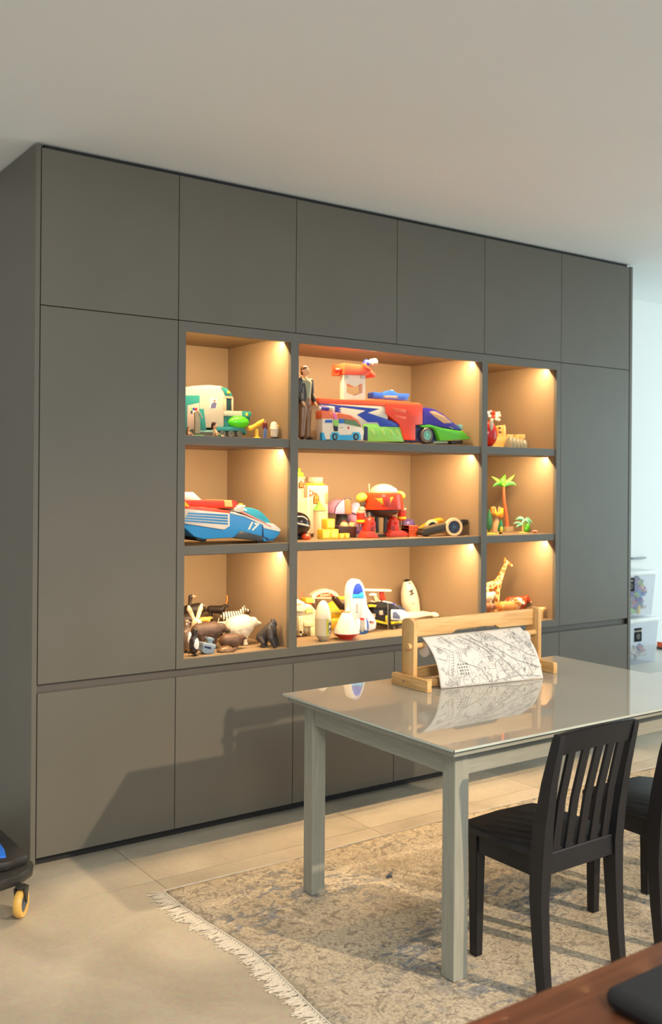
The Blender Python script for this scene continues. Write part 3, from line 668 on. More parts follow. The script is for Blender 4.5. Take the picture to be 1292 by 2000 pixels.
c = at(388, .085, ZS1); MB().lathe([(0,0),(.026,0),(.026,.003),(.018,.006),(0,.007)], c, 18).obj('foot', plastic(60,160,90), t)
t = thing('toy_telescope', 'yellow toy telescope tilted on a round yellow stand', 'toy', at(501, .10, ZS1))
a, b_ = P(486, 838, y=.10), P(515, 823, y=.10)
MB().lathe([(0,0),(.0085,0),(.011,.004),(.0115,.02),(.0095,.024),(.011,.05),(.013,.055),(.013,(b_-a).length),(0,(b_-a).length)], a, 20, b_-a).obj('tube', plastic(244,190,50), t)
MB().sph(P(486,833,y=.098), .003, 10).obj('eyepiece', plastic(250,215,90), t)
c = at(501, .10, ZS1); MB().lathe([(0,0),(.021,0),(.021,.004),(.010,.009),(.009,.046),(0,.046)], c, 20).obj('stand', plastic(246,198,60), t)
def small_figure(name, label, base, s, hair, shirt, pants, rot=0, vest=None, arms=None, skin=None, hands=True):
    """standing doll, s = height; origin between the feet, facing -y"""
    skin = skin or SKIN; t = thing(name, label, 'doll', base, rot); h = s
    arms = arms or [((.125,0,.80),(.165,.01,.62),(.15,-.05,.47)), ((-.125,0,.80),(-.165,.01,.62),(-.15,-.05,.47))]
    parts = [('e',(0,0,.93*h),(.052*h,.058*h,.068*h)), ((0,0,.82*h),.026*h,(0,0,.90*h),.026*h), ((-.07*h,0,.78*h),.045*h,(.07*h,0,.78*h),.045*h), ((0,0,.76*h),.085*h,(0,0,.60*h),.068*h), ((0,0,.60*h),.068*h,(0,0,.52*h),.078*h),
             ('e',(0,-.058*h,.925*h),(.011*h,.014*h,.014*h)), ('e',(.052*h,.003*h,.93*h),(.010*h,.008*h,.017*h)), ('e',(-.052*h,.003*h,.93*h),(.010*h,.008*h,.017*h))]
    for k in (-1, 1): parts += [((k*.045*h,0,.50*h),.056*h,(k*.062*h,-.004*h,.28*h),.042*h), ((k*.062*h,-.004*h,.28*h),.040*h,(k*.068*h,.006*h,.05*h),.026*h), ((k*.068*h,.006*h,.028*h),.024*h,(k*.078*h,-.06*h,.018*h),.018*h)]
    for A in arms:
        q = [Vector(p)*h for p in A]; parts += [(q[0],.034*h,q[1],.028*h), (q[1],.028*h,q[2],.019*h), (q[2],.018*h,q[2]+(q[2]-q[1]).normalized()*.045*h,.017*h)]
        if hands:
            d = (q[2]-q[1]).normalized(); sd = d.cross(Vector((0,1,0))).normalized(); fr = Vector((0,-1,0))
            for j in range(4): f0 = q[2]+d*.05*h+fr*(j-1.5)*.011*h; parts.append((f0,.0065*h,f0+d*(.036-.004*abs(j-1.3))*h+sd*.004*h,.005*h))
            parts.append((q[2]+d*.015*h+fr*.014*h,.007*h,q[2]+d*.045*h+fr*.034*h,.0055*h))
    blob('body', parts, skin, t, max(.0011, h*.0085), 2)
    sp = [((-.07*h,0,.775*h),.054*h,(.07*h,0,.775*h),.054*h), ((0,0,.75*h),.094*h,(0,0,.60*h),.080*h), ((0,0,.60*h),.078*h,(0,0,.55*h),.080*h)]
    for A in arms:
        q = [Vector(p)*h for p in A]; sp += [(q[0],.042*h,q[1],.036*h), (q[1],.036*h,q[1].lerp(q[2],.85),.029*h)]
    blob('shirt', sp, shirt, t, max(.0012, h*.009), 2)
    pp = [((0,0,.56*h),.080*h,(0,0,.50*h),.086*h)]
    for k in (-1, 1): pp += [((k*.045*h,0,.50*h),.064*h,(k*.062*h,-.004*h,.28*h),.052*h), ((k*.062*h,-.004*h,.28*h),.050*h,(k*.068*h,.004*h,.055*h),.044*h)]
    blob('trousers', pp, pants, t, max(.0012, h*.009), 2)
    for k in (-1, 1): MB().sph((k*.072*h,-.025*h,.024*h), (.031*h,.062*h,.0235*h), 14).obj('shoe', plastic(60,36,22), t, local=True)
    MB().sph((0,.010*h,.955*h), (.056*h,.058*h,.052*h), 18).sph((0,.022*h,.915*h), (.052*h,.046*h,.045*h), 14).obj('hair', hair, t, local=True)
    for k in (-1, 1): MB().sph((k*.020*h,-.052*h,.940*h), (.007*h,.004*h,.005*h), 8).obj('eye', BLK2, t, local=True)
    MB().box(-.017*h,.017*h,-.056*h,-.048*h,.893*h,.898*h).obj('mouth', plastic(160,80,70), t, local=True)
    if vest:
        vp = [((-.072*h,.012*h,.775*h),.058*h,(-.05*h,.012*h,.775*h),.058*h), ((.072*h,.012*h,.775*h),.058*h,(.05*h,.012*h,.775*h),.058*h), ((-.035*h,.014*h,.75*h),.082*h,(-.035*h,.014*h,.52*h),.078*h), ((.035*h,.022*h,.75*h),.080*h,(.035*h,.022*h,.52*h),.076*h)]
        for A in arms:
            q = [Vector(p)*h for p in A]; vp += [(q[0],.047*h,q[1],.041*h), (q[1],.041*h,q[1].lerp(q[2],.80),.034*h)]
        blob('jacket', vp, vest, t, max(.0012, h*.009), 2)
    return t
small_figure('toy_doll', 'small standing doll with brown hair, red shirt and blue trousers beside the telescope', at(517, .07, ZS1), .088, plastic(84,56,44), plastic(120,30,24), plastic(96,120,170), .3, hands=False)
t = thing('toy_robot_bin', 'little white ribbed toy canister on dark feet at the right of the top left niche', 'toy', at(534.5, .09, ZS1))
c = at(534.5, .09, ZS1)
MB().lathe([(0,.010),(.014,.010),(.019,.045),(.021,.046),(.021,.050),(.018,.056),(.016,.072),(.011,.080),(0,.083)], c, 20).obj('body', plastic(226,214,190), t)
b = MB()
for i in range(10):
    a = 2*math.pi*i/10; b.cyl(c+Vector((.0145*math.cos(a), .0145*math.sin(a), .012)), c+Vector((.019*math.cos(a), .019*math.sin(a), .042)), .0016, n=6)
b.obj('rib', plastic(206,196,176), t)
for k in (-1, 1): MB().sph(c+Vector((k*.010, -.004, .006)), (.009, .012, .006), 10).obj('foot', BLK2, t)
MB().sph(c+Vector((.020, -.004, .062)), .005, 10).obj('side_knob', YEL, t)

# --- wide top middle niche: figure, camper and the long transporter
small_figure('action_figure', 'tall action figure in dark jacket, pale shirt and brown trousers, standing left', at(594.5, .052, ZS1), .350, plastic(96,62,40), plastic(150,146,110), plastic(134,96,66), .35, plastic(52,40,32),
             [((.12,0,.80),(.165,.01,.63),(.13,-.075,.51)), ((-.12,0,.80),(-.165,.01,.63),(-.14,-.06,.50))])
y = .078
t = thing('toy_transporter', 'long white, red and green toy transporter truck with a purple-nosed cab and tower', 'toy truck', (1.85, y+.08, ZS1))
slab([(626,786),(757,788),(757,834),(740,836),(718,862),(634,862),(626,840)], y, .17, .003).obj('body', plastic(206,198,180), t)
slab([(621,777),(670,780),(741,781.2),(819,787.2),(824.5,793),(825,800),(757,794),(624,788),(622,786)], y-.006, .18, .003).obj('roof', ORR, t)
slab([(753,788),(825,791),(825,829),(811,830),(811,860),(789,859),(780,829),(755,808)], y-.010, .19, .002).obj('shoulder_block', plastic(240,70,34), t)
for q in ([(764,796),(792,800),(792,806),(772,804)], [(768,810),(792,814),(792,819),(774,816)]): slab(q, y-.012, .004, .0006).obj('vent', plastic(240,104,62), t)
slab([(622,787.6),(741.5,798.6),(718,806),(765,822),(779,828),(781,833.5),(742,833),(737.5,825),(718,824.6),(697,810),(713.5,802),(622,789.4)], y-.002, .003, .0005).obj('blue_flash', BLU, t)
slab([(709,828),(737,828),(742,833.6),(781,834),(789,863),(718,862.5),(709,846)], y-.005, .17, .002).obj('green_skirt', plastic(140,206,90), t)
for u in (728, 748, 764, 776): slab([(u-6,840),(u,838),(u+4,845),(u+2,853),(u-1,846)], y-.0075, .004, .0008).obj('scale_ridge', plastic(176,214,100), t)
slab([(711,832),(718,834),(718,860),(711,860)], y-.008, .02, .001).obj('dark_recess', NAV, t)
slab([(789,858),(811,829),(826,830),(826,864),(789,864)], y+.004, .15, .001).obj('gap_shade_block', NAV, t)  # navy block painting the shade of the gap behind the cab, no real part
# tower
tw = MB().prism(tr([(670.6,732),(713,732),(713,785),(692,785),(692,773),(707.4,767),(707.4,748.4),(692,755.4),(692,755.4),(676.5,748.4),(676.5,767),(692,773),(692,785),(670.6,784)], y+.02), y+.02, y+.05, 'y')
two = tw.obj('tower', plastic(234,220,196), t)
for k in (0, 1): MB().prism(tr([(670.6+33.5*k,733),(679.5+33.5*k,733),(679.5+33.5*k,739),(670.6+33.5*k,739)], y+.016), y+.014, y+.022, 'y').obj('hinge', LGY, two)
slab([(673,709),(710,713.4),(722,720.5),(734.5,731),(732,737),(720,728),(720,733),(672,731)], y+.004, .11, .002).obj('platform', plastic(238,84,50), t)
a, b_ = P(653, 724, y=y+.03), P(673, 722, y=y+.03); MB().lathe([(0,0),(.011,.002),(.014,.012),(.009,.028),(.009,(b_-a).length)], a, 18, b_-a).obj('platform_knob', RED, t)
slab([(709,711),(713,709.5),(718,716),(726,722),(722,724),(713,719)], y-.001, .02, .001).obj('cradle', ORR, t)
a, b_ = P(715, 709, y=y+.03), P(733, 707, y=y+.03); MB().sph(a, .018, 18).obj('launcher_ball', plastic(40,56,140,.15), t)
MB().lathe([(.012,.006),(.013,.026),(.018,.030),(.018,(b_-a).length),(.013,(b_-a).length),(.012,.03)], a, 20, b_-a).obj('launcher_cup', plastic(170,166,150), t)
# light bar
lb = slab([(729,768),(731,765.4),(748,767.6),(755,765.5),(762,762.4),(768,762.7),(776,768),(800,769.2),(795,782.4),(776,781),(748,778.8),(729,777)], y+.03, .05, .0015).obj('light_bar', plastic(58,110,214,.15), t)
slab([(748.5,771.6),(776.5,772.8),(776.5,778.4),(748.5,777.4)], y+.0285, .004, .0004).obj('name_plate', GREY, lb)
c = P(762.5, 775, y=y+.0278); cell_text('PAW PATROL', 'lettering', WHT, lb, Matrix.Translation(c) @ Matrix.Rotation(math.radians(-3), 4, 'Y') @ FRONT, .0115, .0004)
for u, v in ((734,773.5),(740,774),(744.5,774.5),(780,776),(785,776.6),(790,777)): MB().sph(P(u, v, y=y+.0295), (.0025,.001,.0022), 8).obj('lamp_slot', NAV, lb)
MB().sph(P(765, 763.5, y=y+.045), (.008,.008,.005), 12).obj('beacon', LTEAL, lb)
# cab
slab([(826,797),(833,795.4),(850,799.5),(865,808),(886,825),(902.5,842),(867,835),(837.5,829.5),(825.5,830)], y-.004, .16, .006).obj('cab_hood', plastic(64,48,160,.2), t)
slab([(838,804.6),(844,802.6),(851,803.8),(868,813),(884,826),(867,827),(850,815)], y-.0065, .15, .003).obj('canopy', plastic(226,176,130,.1), t)
slab([(820,831),(837.5,829),(863.5,836),(904,842.4),(918.5,857.4),(860,861),(851,840),(844,835),(826,835)], y-.010, .18, .003).obj('cab_skirt', plastic(96,196,48), t)
c = P(881, 835.6, y=y-.0045); cell_text('MOBILE', 'lettering', LGY, t, Matrix.Translation(c) @ Matrix.Rotation(math.radians(9), 4, 'Y') @ FRONT, .009, .0006)
slab([(895,829),(903,830),(903,840),(900,838)], y+.01, .06, .001).obj('nose_lamp', LTEAL, t)
slab([(818,835),(845,833),(853,862),(822,864)], y+.012, .12, .002).obj('wheel_housing', NAV, t)
wheel(t, P(834.5, 850, y=y-.014), .040, .028, plastic(110,98,84), plastic(150,214,196), 3)
wheel(t, P(850, 850, y=y+.14), .040, .028, plastic(110,98,84), plastic(150,214,196), 3)
slab([(846,861),(868,858),(880,866),(846,866)], y+.02, .1, .001).obj('base_plate', plastic(176,190,160), t)
slab([(880,861),(903,860),(903,867),(880,867)], y-.002, .12, .001).obj('skid', BLK2, t)
slab([(789,859),(800,858),(800,865),(789,865)], y+.01, .05, .001).obj('skid', TAN, t)

y = .012
t = thing('toy_camper', 'smaller white camper toy with orange roof and light blue skirts in front of the transporter', 'toy truck', (1.5, y+.03, ZS1))
slab([(629,815),(655,816),(673,817),(694,820.5),(706,833),(710.5,841),(709,858),(629,858)], y, .050, .003).obj('body', plastic(236,216,190), t)
slab([(628,801),(643,803),(651,812),(661,805.5),(684,810),(700,820),(706.5,833),(700.5,830),(690,821),(655,817),(628,817)], y-.003, .054, .003).obj('roof', plastic(238,112,66), t)
slab([(673,817.6),(695,821),(705.5,833.5),(672.5,826.5)], y-.004, .04, .001).obj('windscreen', plastic(104,130,88,.12), t)
slab([(662,817),(672,817.6),(672,826),(662,826)], y-.0045, .01, .0006).obj('door_window', plastic(40,110,180), t)
slab([(636,819.5),(648.5,819.5),(648.5,825),(634,825)], y-.0025, .006, .0005).obj('side_window', plastic(40,100,180), t)
slab([(629,844),(632,844),(637,859),(629,859)], y-.004, .02, .001).obj('skirt', plastic(50,160,206), t)
slab([(663,849),(688,849),(688,859.5),(663,859.5)], y-.004, .02, .001).obj('skirt', plastic(50,160,206), t)
for u in (654.5, 695.5):
    slab([(u-9,859),(u-9.5,851),(u-6,843.6),(u+6,843.6),(u+9.5,851),(u+9,859)], y-.0035, .03, .001).obj('wheel_arch', plastic(64,172,212), t)
    wheel(t, P(u, 852.4, y=y-.007), .0165, .014, BLK2, plastic(150,130,90), 4)
wheel(t, P(641, 852.4, y=y+.045), .0165, .014, BLK2, plastic(150,130,90), 4)
slab([(649,806),(655.5,807),(660,822),(655,824)], y-.006, .004, .0006).obj('slide_strip', plastic(236,110,170), t)
slab([(651.5,818),(660.5,820),(660.5,832),(651.5,830)], y-.0062, .004, .0006).obj('slide_strip', LGR, t)
slab([(651.5,831),(660.5,833),(659.5,841.5),(653,841.5)], y-.0062, .004, .0006).obj('slide_strip', BLK2, t)
MB().sph(P(680, 835, y=y), (.0065,.0015,.0065), 12).obj('round_badge', RED, t)
c = P(667, 834.6, y=y-.0006); cell_text('RESCUE', 'lettering', GREY, t, Matrix.Translation(c) @ FRONT, .0045, .0004)
ar = None
for (u0, u1, r, m_) in ((622,627,.0095,WHT),(625,641,.0115,plastic(60,60,150)),(640,648,.013,plastic(196,176,150))):
    a, b_ = P(u0, 796.6+(u0-613)*.05, y=y+.025), P(u1, 796.6+(u1-613)*.05, y=y+.025); o_ = MB().cyl(a, b_, r, n=18, bev=.0015).obj('grabber_arm' if ar is None else 'arm_segment', m_, ar or t); ar = ar or [o_ for o_ in t.children if o_.name.startswith('grabber_arm')][0]
MB().sph(P(647, 799, y=y+.025), .0145, 16).obj('joint', plastic(224,206,190), ar)
b = MB(); c = P(656, 799, y=y+.03); b.box(c.x-.002, c.x+.012, c.y-.01, c.y+.01, c.z-.014, c.z+.014, bev=.002)
for k in (-1, 0, 1): b.box(c.x+.010, c.x+.024, c.y-.008, c.y+.008, c.z+k*.011-.0035, c.z+k*.011+.0035, bev=.001)
b.obj('claw', plastic(46,66,176), ar)
a, b_ = P(647, 801, y=y+.022), P(655, 812, y=y+.006); MB().cyl(a, b_, .0045, n=10).obj('strut', plastic(214,196,190), ar)

# --- middle left niche: long blue car
y = .036
t = thing('toy_racing_car', 'long blue, white and red toy racing car with number 17, middle left niche', 'toy car', (.95, y+.08, ZS2))
slab([(351,997),(449,999),(477,1006),(514,1021.5),(534,1024),(547.5,1033.6),(546.5,1042),(534,1055.5),(516,1057.4),(511,1049.5),(457,1049.4),(398,1052.6),(380,1048),(362,1032),(351,1026)], y, .17, .005).obj('hull', plastic(52,146,206), t)
slab([(449,998.4),(458,999.6),(477,1005.4),(514,1020.4),(534,1022.4),(548.4,1033.4),(546.6,1038),(534,1035.4),(515,1031),(513,1024.6),(477,1008.6),(450,1002.5)], y-.004, .176, .002).obj('nose_trim', plastic(240,230,214), t)
slab([(351,992),(448.5,1002),(448.5,1027),(437.6,1034),(351,1021)], y-.010, .03, .002).obj('vent_panel', plastic(240,222,204), t)
for k in range(4): slab([(370-3*k,1000+4.8*k),(445,1004.6+5.4*k),(445,1008+5.4*k),(366-3*k,1003+4.8*k)], y-.013, .005, .0006).obj('vent_slat', plastic(56,136,190), t)
slab([(351,988),(398,989.5),(448,997),(449,1002.6),(351,995.4)], y-.008, .18, .003).obj('deck_edge', plastic(236,86,52), t)
slab([(358,976.4),(437.6,976.4),(462.5,983),(457,993),(372,990)], y+.006, .155, .003).obj('deck', plastic(228,66,36), t)
slab([(351,960.6),(377,960.6),(395.7,977.6),(363,977)], y+.07, .02, .0015).obj('tail_fin', plastic(246,238,220), t)
slab([(351,973),(356,973),(372,990),(360,990)], y+.0, .01, .001).obj('deck_stripe', YEL, t)
slab([(438,976),(452,976.6),(454.5,989.4),(439,989)], y+.003, .17, .001).obj('yellow_panel', plastic(246,214,120), t)
slab([(452,976.8),(459,976.8),(467,985),(455,988)], y+.01, .15, .001).obj('red_scoop', RED, t)
slab([(467.5,983),(474,983),(474,990),(467.5,990)], y+.06, .012, .001).obj('yellow_peg', YEL, t)
slab([(457,992.5),(469.6,987),(480,986),(474,1001),(458,998)], y-.001, .17, .003).obj('collar', plastic(240,228,206), t)
slab([(470.5,996),(473,991.2),(483,990.6),(493,991.7),(504,995),(512,1000),(524,1012),(533,1026),(529,1028.6),(505,1015.5),(486,1006)], y+.006, .155, .012).obj('cockpit_canopy', plastic(64,176,196,.08), t)
slab([(472,997),(505,1013.4),(530,1027.2),(529,1029.2),(504,1016),(471,1000.4)], y-.005, .02, .0005).obj('pink_stripe', plastic(240,150,130), t)
slab([(469.6,1036),(513,1047),(511,1056.6),(456,1049.4)], y-.003, .17, .001).obj('dark_grille', DGR, t)
slab([(513,1024.5),(515,1048),(522,1050),(524,1053),(537,1051.5),(534,1053),(521,1055),(519,1051.5),(512,1049)], y-.0025, .004, 0).obj('mouth_line', NAV, t)
c = P(491.5, 1027.6, y=y-.0006); cell_text('17', 'number', plastic(240,236,220), t, Matrix.Translation(c) @ Matrix.Rotation(math.radians(13), 4, 'Y') @ FRONT, .050, .0012, .30, .0022)
wheel(t, P(504.5, 1057.0, y=y+.004), .0075, .012, BLK2, DGR, 0); wheel(t, P(396, 1055, y=y+.01), .0075, .012, BLK2, DGR, 0)
slab([(382,1049),(404,1050),(402,1057.5),(386,1056)], y+.006, .16, .001).obj('under_tray', BLK2, t)

# --- wide middle niche
y = .36
t = thing('toy_castle', 'cream toy castle with green cone roofs and orange arched windows at the left', 'toy castle', at(612, y+.07, ZS2))
def tower(u0, u1, v0, y, m_, d=None, cap=0):
    a = P(u0, v0, y=y); b_ = P(u1, v0, y=y); r = (b_.x-a.x)/2; cx = (a.x+b_.x)/2
    return cx, r, a.z
cx, r, zt = tower(570, 601, 932, y, None)
MB().lathe([(0,0),(r,0),(r*.96,zt-ZS2-.01),(r*1.12,zt-ZS2-.006),(r*1.12,zt-ZS2),(0,zt-ZS2)], (cx, y+r, ZS2), 28).obj('round_tower', plastic(214,184,152), t)
MB().lathe([(r*1.1,0),(r*.55,.038),(0,.075)], (cx, y+r, zt), 24).obj('cone_roof', plastic(120,160,60), t)
for a in range(9): MB().sph((cx+r*(.80-.25*(a % 2))*math.cos(a*.698+.3), y+r+r*(.80-.25*(a % 2))*math.sin(a*.698+.3), zt+.018+.022*(a % 2)), .0075, 12).obj('roof_knob', YEL, t)
b = MB().prism(tr([(603,948),(641,948),(641,1043),(603,1043)], y-.02), y-.02, y+.13, 'y', bev=.008); b.obj('keep', plastic(216,188,154), t)
MB().prism(tr([(575,975),(606,972),(606,1043),(575,1043)], y-.03), y-.03, y+.06, 'y', bev=.004).obj('wall_block', plastic(206,178,142), t)
cx, r, zt = tower(611, 638, 945, y, None); zc_ = zt-.004
MB().lathe([(0,-.016),(r*.82,-.016),(r*.9,0),(r*1.0,.003),(r*1.02,.025),(r*.9,.026),(r*.9,.008),(0,.008)], (cx, y+.05, zc_+.012), 28).obj('turret_cup', plastic(206,178,150), t)
for a in range(14): MB().sph((cx+r*.95*math.cos(a*.449), y+.05+r*.95*math.sin(a*.449), zc_+.001), (.0085,.0085,.008), 10).obj('yellow_bead', YEL, t)
def arched(u0, u1, v0, v1, y):
    vm = v0+(v1-v0)*.38; f = slab([(u0,v1),(u0,vm),((u0+u1)/2,v0),(u1,vm),(u1,v1)], y, .004, .0004).obj('window', plastic(80,40,20), t)
    k = 1.6; slab([(u0+k,v1-k),(u0+k,vm+.5),((u0+u1)/2,v0+2.6),(u1-k,vm+.5),(u1-k,v1-k)], y-.001, .003, .0003).obj('window_light', plastic(240,140,50), f)
    slab([((u0+u1)/2-.5,v0+4),((u0+u1)/2+.5,v0+4),((u0+u1)/2+.5,v1-k),((u0+u1)/2-.5,v1-k)], y-.002, .002, 0).obj('bar', plastic(120,60,30), f)
    slab([(u0+k,v1-8),(u1-k,v1-8),(u1-k,v1-7),(u0+k,v1-7)], y-.002, .002, 0).obj('bar', plastic(120,60,30), f)
arched(612, 623, 962, 984, y-.023); arched(584, 592.6, 938, 953, y-.004)
for u in (636, 638.6): slab([(u-.9,962),(u+.9,962),(u+.9,984),(u-.9,984)], y-.022, .003, 0).obj('arrow_slit', plastic(196,140,100), t)
cx, r, zt = tower(620, 642, 997, .30, None)
MB().lathe([(0,0),(r*.92,0),(r*.92,zt-ZS2),(0,zt-ZS2)], (cx, .30+r, ZS2), 24).obj('small_tower', plastic(214,190,154), t)
MB().lathe([(r*1.06,0),(r*.5,.024),(0,.048)], (cx, .30+r, zt), 24).obj('cone_roof', plastic(130,200,80), t)
t = thing('toy_flagpole', 'white toy flagpole with a small red pennant in front of the castle', 'toy', at(601, .27, ZS2))
c = at(601, .27, ZS2); MB().cyl(c+Vector((0,0,.004)), c+Vector((0,0,.262)), .0042, n=12).obj('pole', WHT, t); MB().cyl(c, c+Vector((0,0,.005)), .018, n=20).obj('foot', LGY, t)
slab([(602,954),(617.5,963.5),(602,972.5)], .267, .003, .0004).obj('pennant', plastic(226,92,66), t)
MB().sph(P(607, 963, y=.2665), (.0055,.0012,.007), 10).obj('pennant_dot', WHT, t)
t = thing('toy_ball', 'shiny black egg-shaped toy at the left edge of the wide middle niche', 'toy', at(581, .20, ZS2))
c = at(581, .20, ZS2)+Vector((0,0,.074)); MB().sph(c, (.066,.055,.060), 28).obj('shell', plastic(28,22,22,.15), t)
MB().torus(c+Vector((-.004,0,0)), .0585, .0045, (.2,0,1)).obj('ridge', plastic(200,190,176), t)
MB().lathe([(.026,0),(.030,.003),(.022,.018),(0,.020)], at(581,.20,ZS2), 20).obj('foot', BLK2, t)
tag(setorigin(MB().lathe([(0,0),(.020,0),(.024,.006),(.024,.018),(.019,.026),(.012,.030),(0,.031)], at(597,.165,ZS2), 20).obj('toy_pot', plastic(206,74,24,.2)), at(597,.165,ZS2)), 'small glossy orange-brown toy pot beside the black egg-shaped toy', 'toy')
def cubes(lst, label, group):
    for i, (u, v, s, yy) in enumerate(lst):
        p = P(u, v, y=yy); z0 = ZS2 if v > 1040 else ZS2+.0495
        t = thing('toy_block', label[i], 'toy block', (p.x+s/2, yy+s/2, z0), group=group)
        MB().box(p.x, p.x+s, yy, yy+s, z0, z0+s, bev=.0025).obj('cube', plastic(250,208,60,.25), t)
        MB().box(p.x+s*.16, p.x+s*.84, yy-.0008, yy+.001, z0+s*.16, z0+s*.84, bev=.0004, seg=1).obj('raised_panel', plastic(252,222,110,.3), t)
cubes([(629.5,1053,.0485,.150),(645.5,1053,.0485,.150),(638,1034,.0485,.155),(663.5,1053,.026,.148),(674.5,1053,.026,.148)],
      ['yellow toy cube, bottom left of the little stack', 'yellow toy cube, bottom right of the little stack', 'yellow toy cube on top of the little stack', 'small yellow toy cube touching the stack on its right', 'small yellow toy cube farthest right of the stack'], 'yellow toy cubes')
t = thing('toy_helmet_pod', 'pink and purple half-dome toy on a dark grey cylinder', 'toy', at(668, .42, ZS2))
yy = .40
slab([(653,1004),(655,992),(661,983),(670,976),(680,973.4),(684,976),(688,990),(687.5,1005)], yy, .10, .012).obj('half_dome', plastic(214,160,196), t)
slab([(673,974.6),(680,973.4),(684,976),(688,990),(687.5,1005),(674,1005)], yy-.005, .105, .006).obj('brown_band', plastic(160,120,80), t)
MB().tube([Vector((x, yy+.0, z)) for x, z in tr([(652.6,1005),(654.6,992),(660.6,982.6),(669.6,975.4),(680,972.4),(685,975)], yy)], .0032, 8).obj('rim', plastic(90,58,90), t)
c = at(667, yy+.05, ZS2); MB().cyl(c+Vector((0,0,.045)), c+Vector((0,0,.115)), .031, n=24, bev=.002).obj('neck', DGR, t)
MB().lathe([(0,0),(.060,0),(.066,.02),(.055,.042),(.03,.052),(0,.052)], c, 28).obj('base', plastic(94,66,120), t)
t = thing('toy_pod', 'low pink and purple pod toy behind the robot arm', 'toy', at(694, .50, ZS2))
c = at(694, .50, ZS2); MB().sph(c+Vector((0,0,.095)), (.058,.05,.075), 22).obj('shell', plastic(226,172,210), t); MB().lathe([(0,0),(.058,0),(.06,.02),(.04,.035),(0,.035)], c, 26).obj('base', plastic(94,70,130), t)
MB().torus(c+Vector((0,0,.10)), .055, .004, (.3,0,1)).obj('rim', plastic(90,58,90), t)
t = thing('toy_cauldron', 'dark brown square toy tub holding two cream domes with red tops', 'toy', at(681, .235, ZS2))
MB().prism(tr([(660,1027),(697,1028),(695,1049),(666,1049)], .20), .20, .27, 'y', bev=.003).obj('tub', plastic(62,42,32), t)
for u in (671.5, 687.5):
    c = P(u, 1026, y=.235); MB().sph(c, (.021,.022,.021), 18).obj('cream_dome', plastic(206,176,124), t); MB().sph(c+Vector((0,0,.019)), (.010,.010,.006), 14).obj('red_top', RED, t)
# robot
y = .19
t = thing('toy_robot', 'bulky red toy robot with cream dome top, yellow shoulders and heavy red legs', 'toy robot', at(748, y, ZS2))
def c_(u, v, yy=y): return P(u, v, y=yy)
MB().lathe([(.052,0),(.112,.006),(.114,.012),(.104,.085),(.090,.092),(0,.094)], c_(745, 997), 36).obj('torso', plastic(228,64,28,.25), t)
MB().lathe([(0,-.035),(.045,-.030),(.078,-.014),(.09,0),(.09,.004),(0,.004)], c_(745, 998), 32).obj('belly', plastic(62,42,34), t)
MB().sph(c_(748, 962), (.072,.066,.045), 28).obj('dome', plastic(206,176,140,.2), t)
MB().sph(c_(754, 960)+Vector((0,-.03,0)), (.040,.042,.026), 20).obj('visor', plastic(196,192,186,.1), t)
MB().tube([c_(722,969)+Vector((0,-.02,0)), c_(740,966)+Vector((0,-.07,0)), c_(758,971)+Vector((0,-.07,0)), c_(772,967)+Vector((0,-.04,0))], .0065, 10).obj('collar', plastic(240,190,110), t)
def onface(pts, m_, nm, d=.118): slab(pts, y-d, .012, .0008).obj(nm, m_, t)
onface([(733,974),(749,973),(748,986)], YEL, 'chest_flash', .117); onface([(760,972),(768,971),(762,984)], YEL, 'chest_flash', .112)
onface([(748,971),(762,971),(762,990),(750,990)], plastic(214,54,30), 'chest_hatch', .121)
for sx, sh_, el, hd in ((-1, (706,972), (706,996), (704,1012)), (1, (781,968), (781,990), (784,1006))):
    a = c_(*sh_); MB().sph(a, (.028,.030,.024), 20, rot=Euler((0, .35*sx, 0))).obj('shoulder_pad', plastic(246,206,70,.25), t)
    MB().sph(c_(sh_[0]+2*(-sx), sh_[1]+11), .017, 16).obj('upper_arm', plastic(120,104,88), t)
    MB().sph(c_(el[0], el[1]), .020, 16).obj('elbow', plastic(168,148,120), t)
    b = c_(*hd); MB().lathe([(0,.034),(.023,.034),(.025,.028),(.021,.026),(.021,-.024),(.019,-.028),(0,-.028)], b, 22).obj('forearm', plastic(222,60,36,.25), t)
    MB().lathe([(.0212,.026),(.0245,.026),(.0245,.037),(.0212,.037)], b, 22).obj('cuff', plastic(220,196,160), t)
    MB().lathe([(.0212,-.020),(.0235,-.020),(.0235,-.008),(.0212,-.008)], b, 22).obj('yellow_band', YEL, t)
    for k in (-1, 1): MB().cyl(b+Vector((k*.009,0,-.028)), b+Vector((k*.011,-.004,-.066)), .005, .0035, 10).obj('finger', plastic(110,88,66), t)
MB().tube([c_(721,962), c_(720,945)], .0025, 8).obj('antenna', plastic(240,206,150), t)
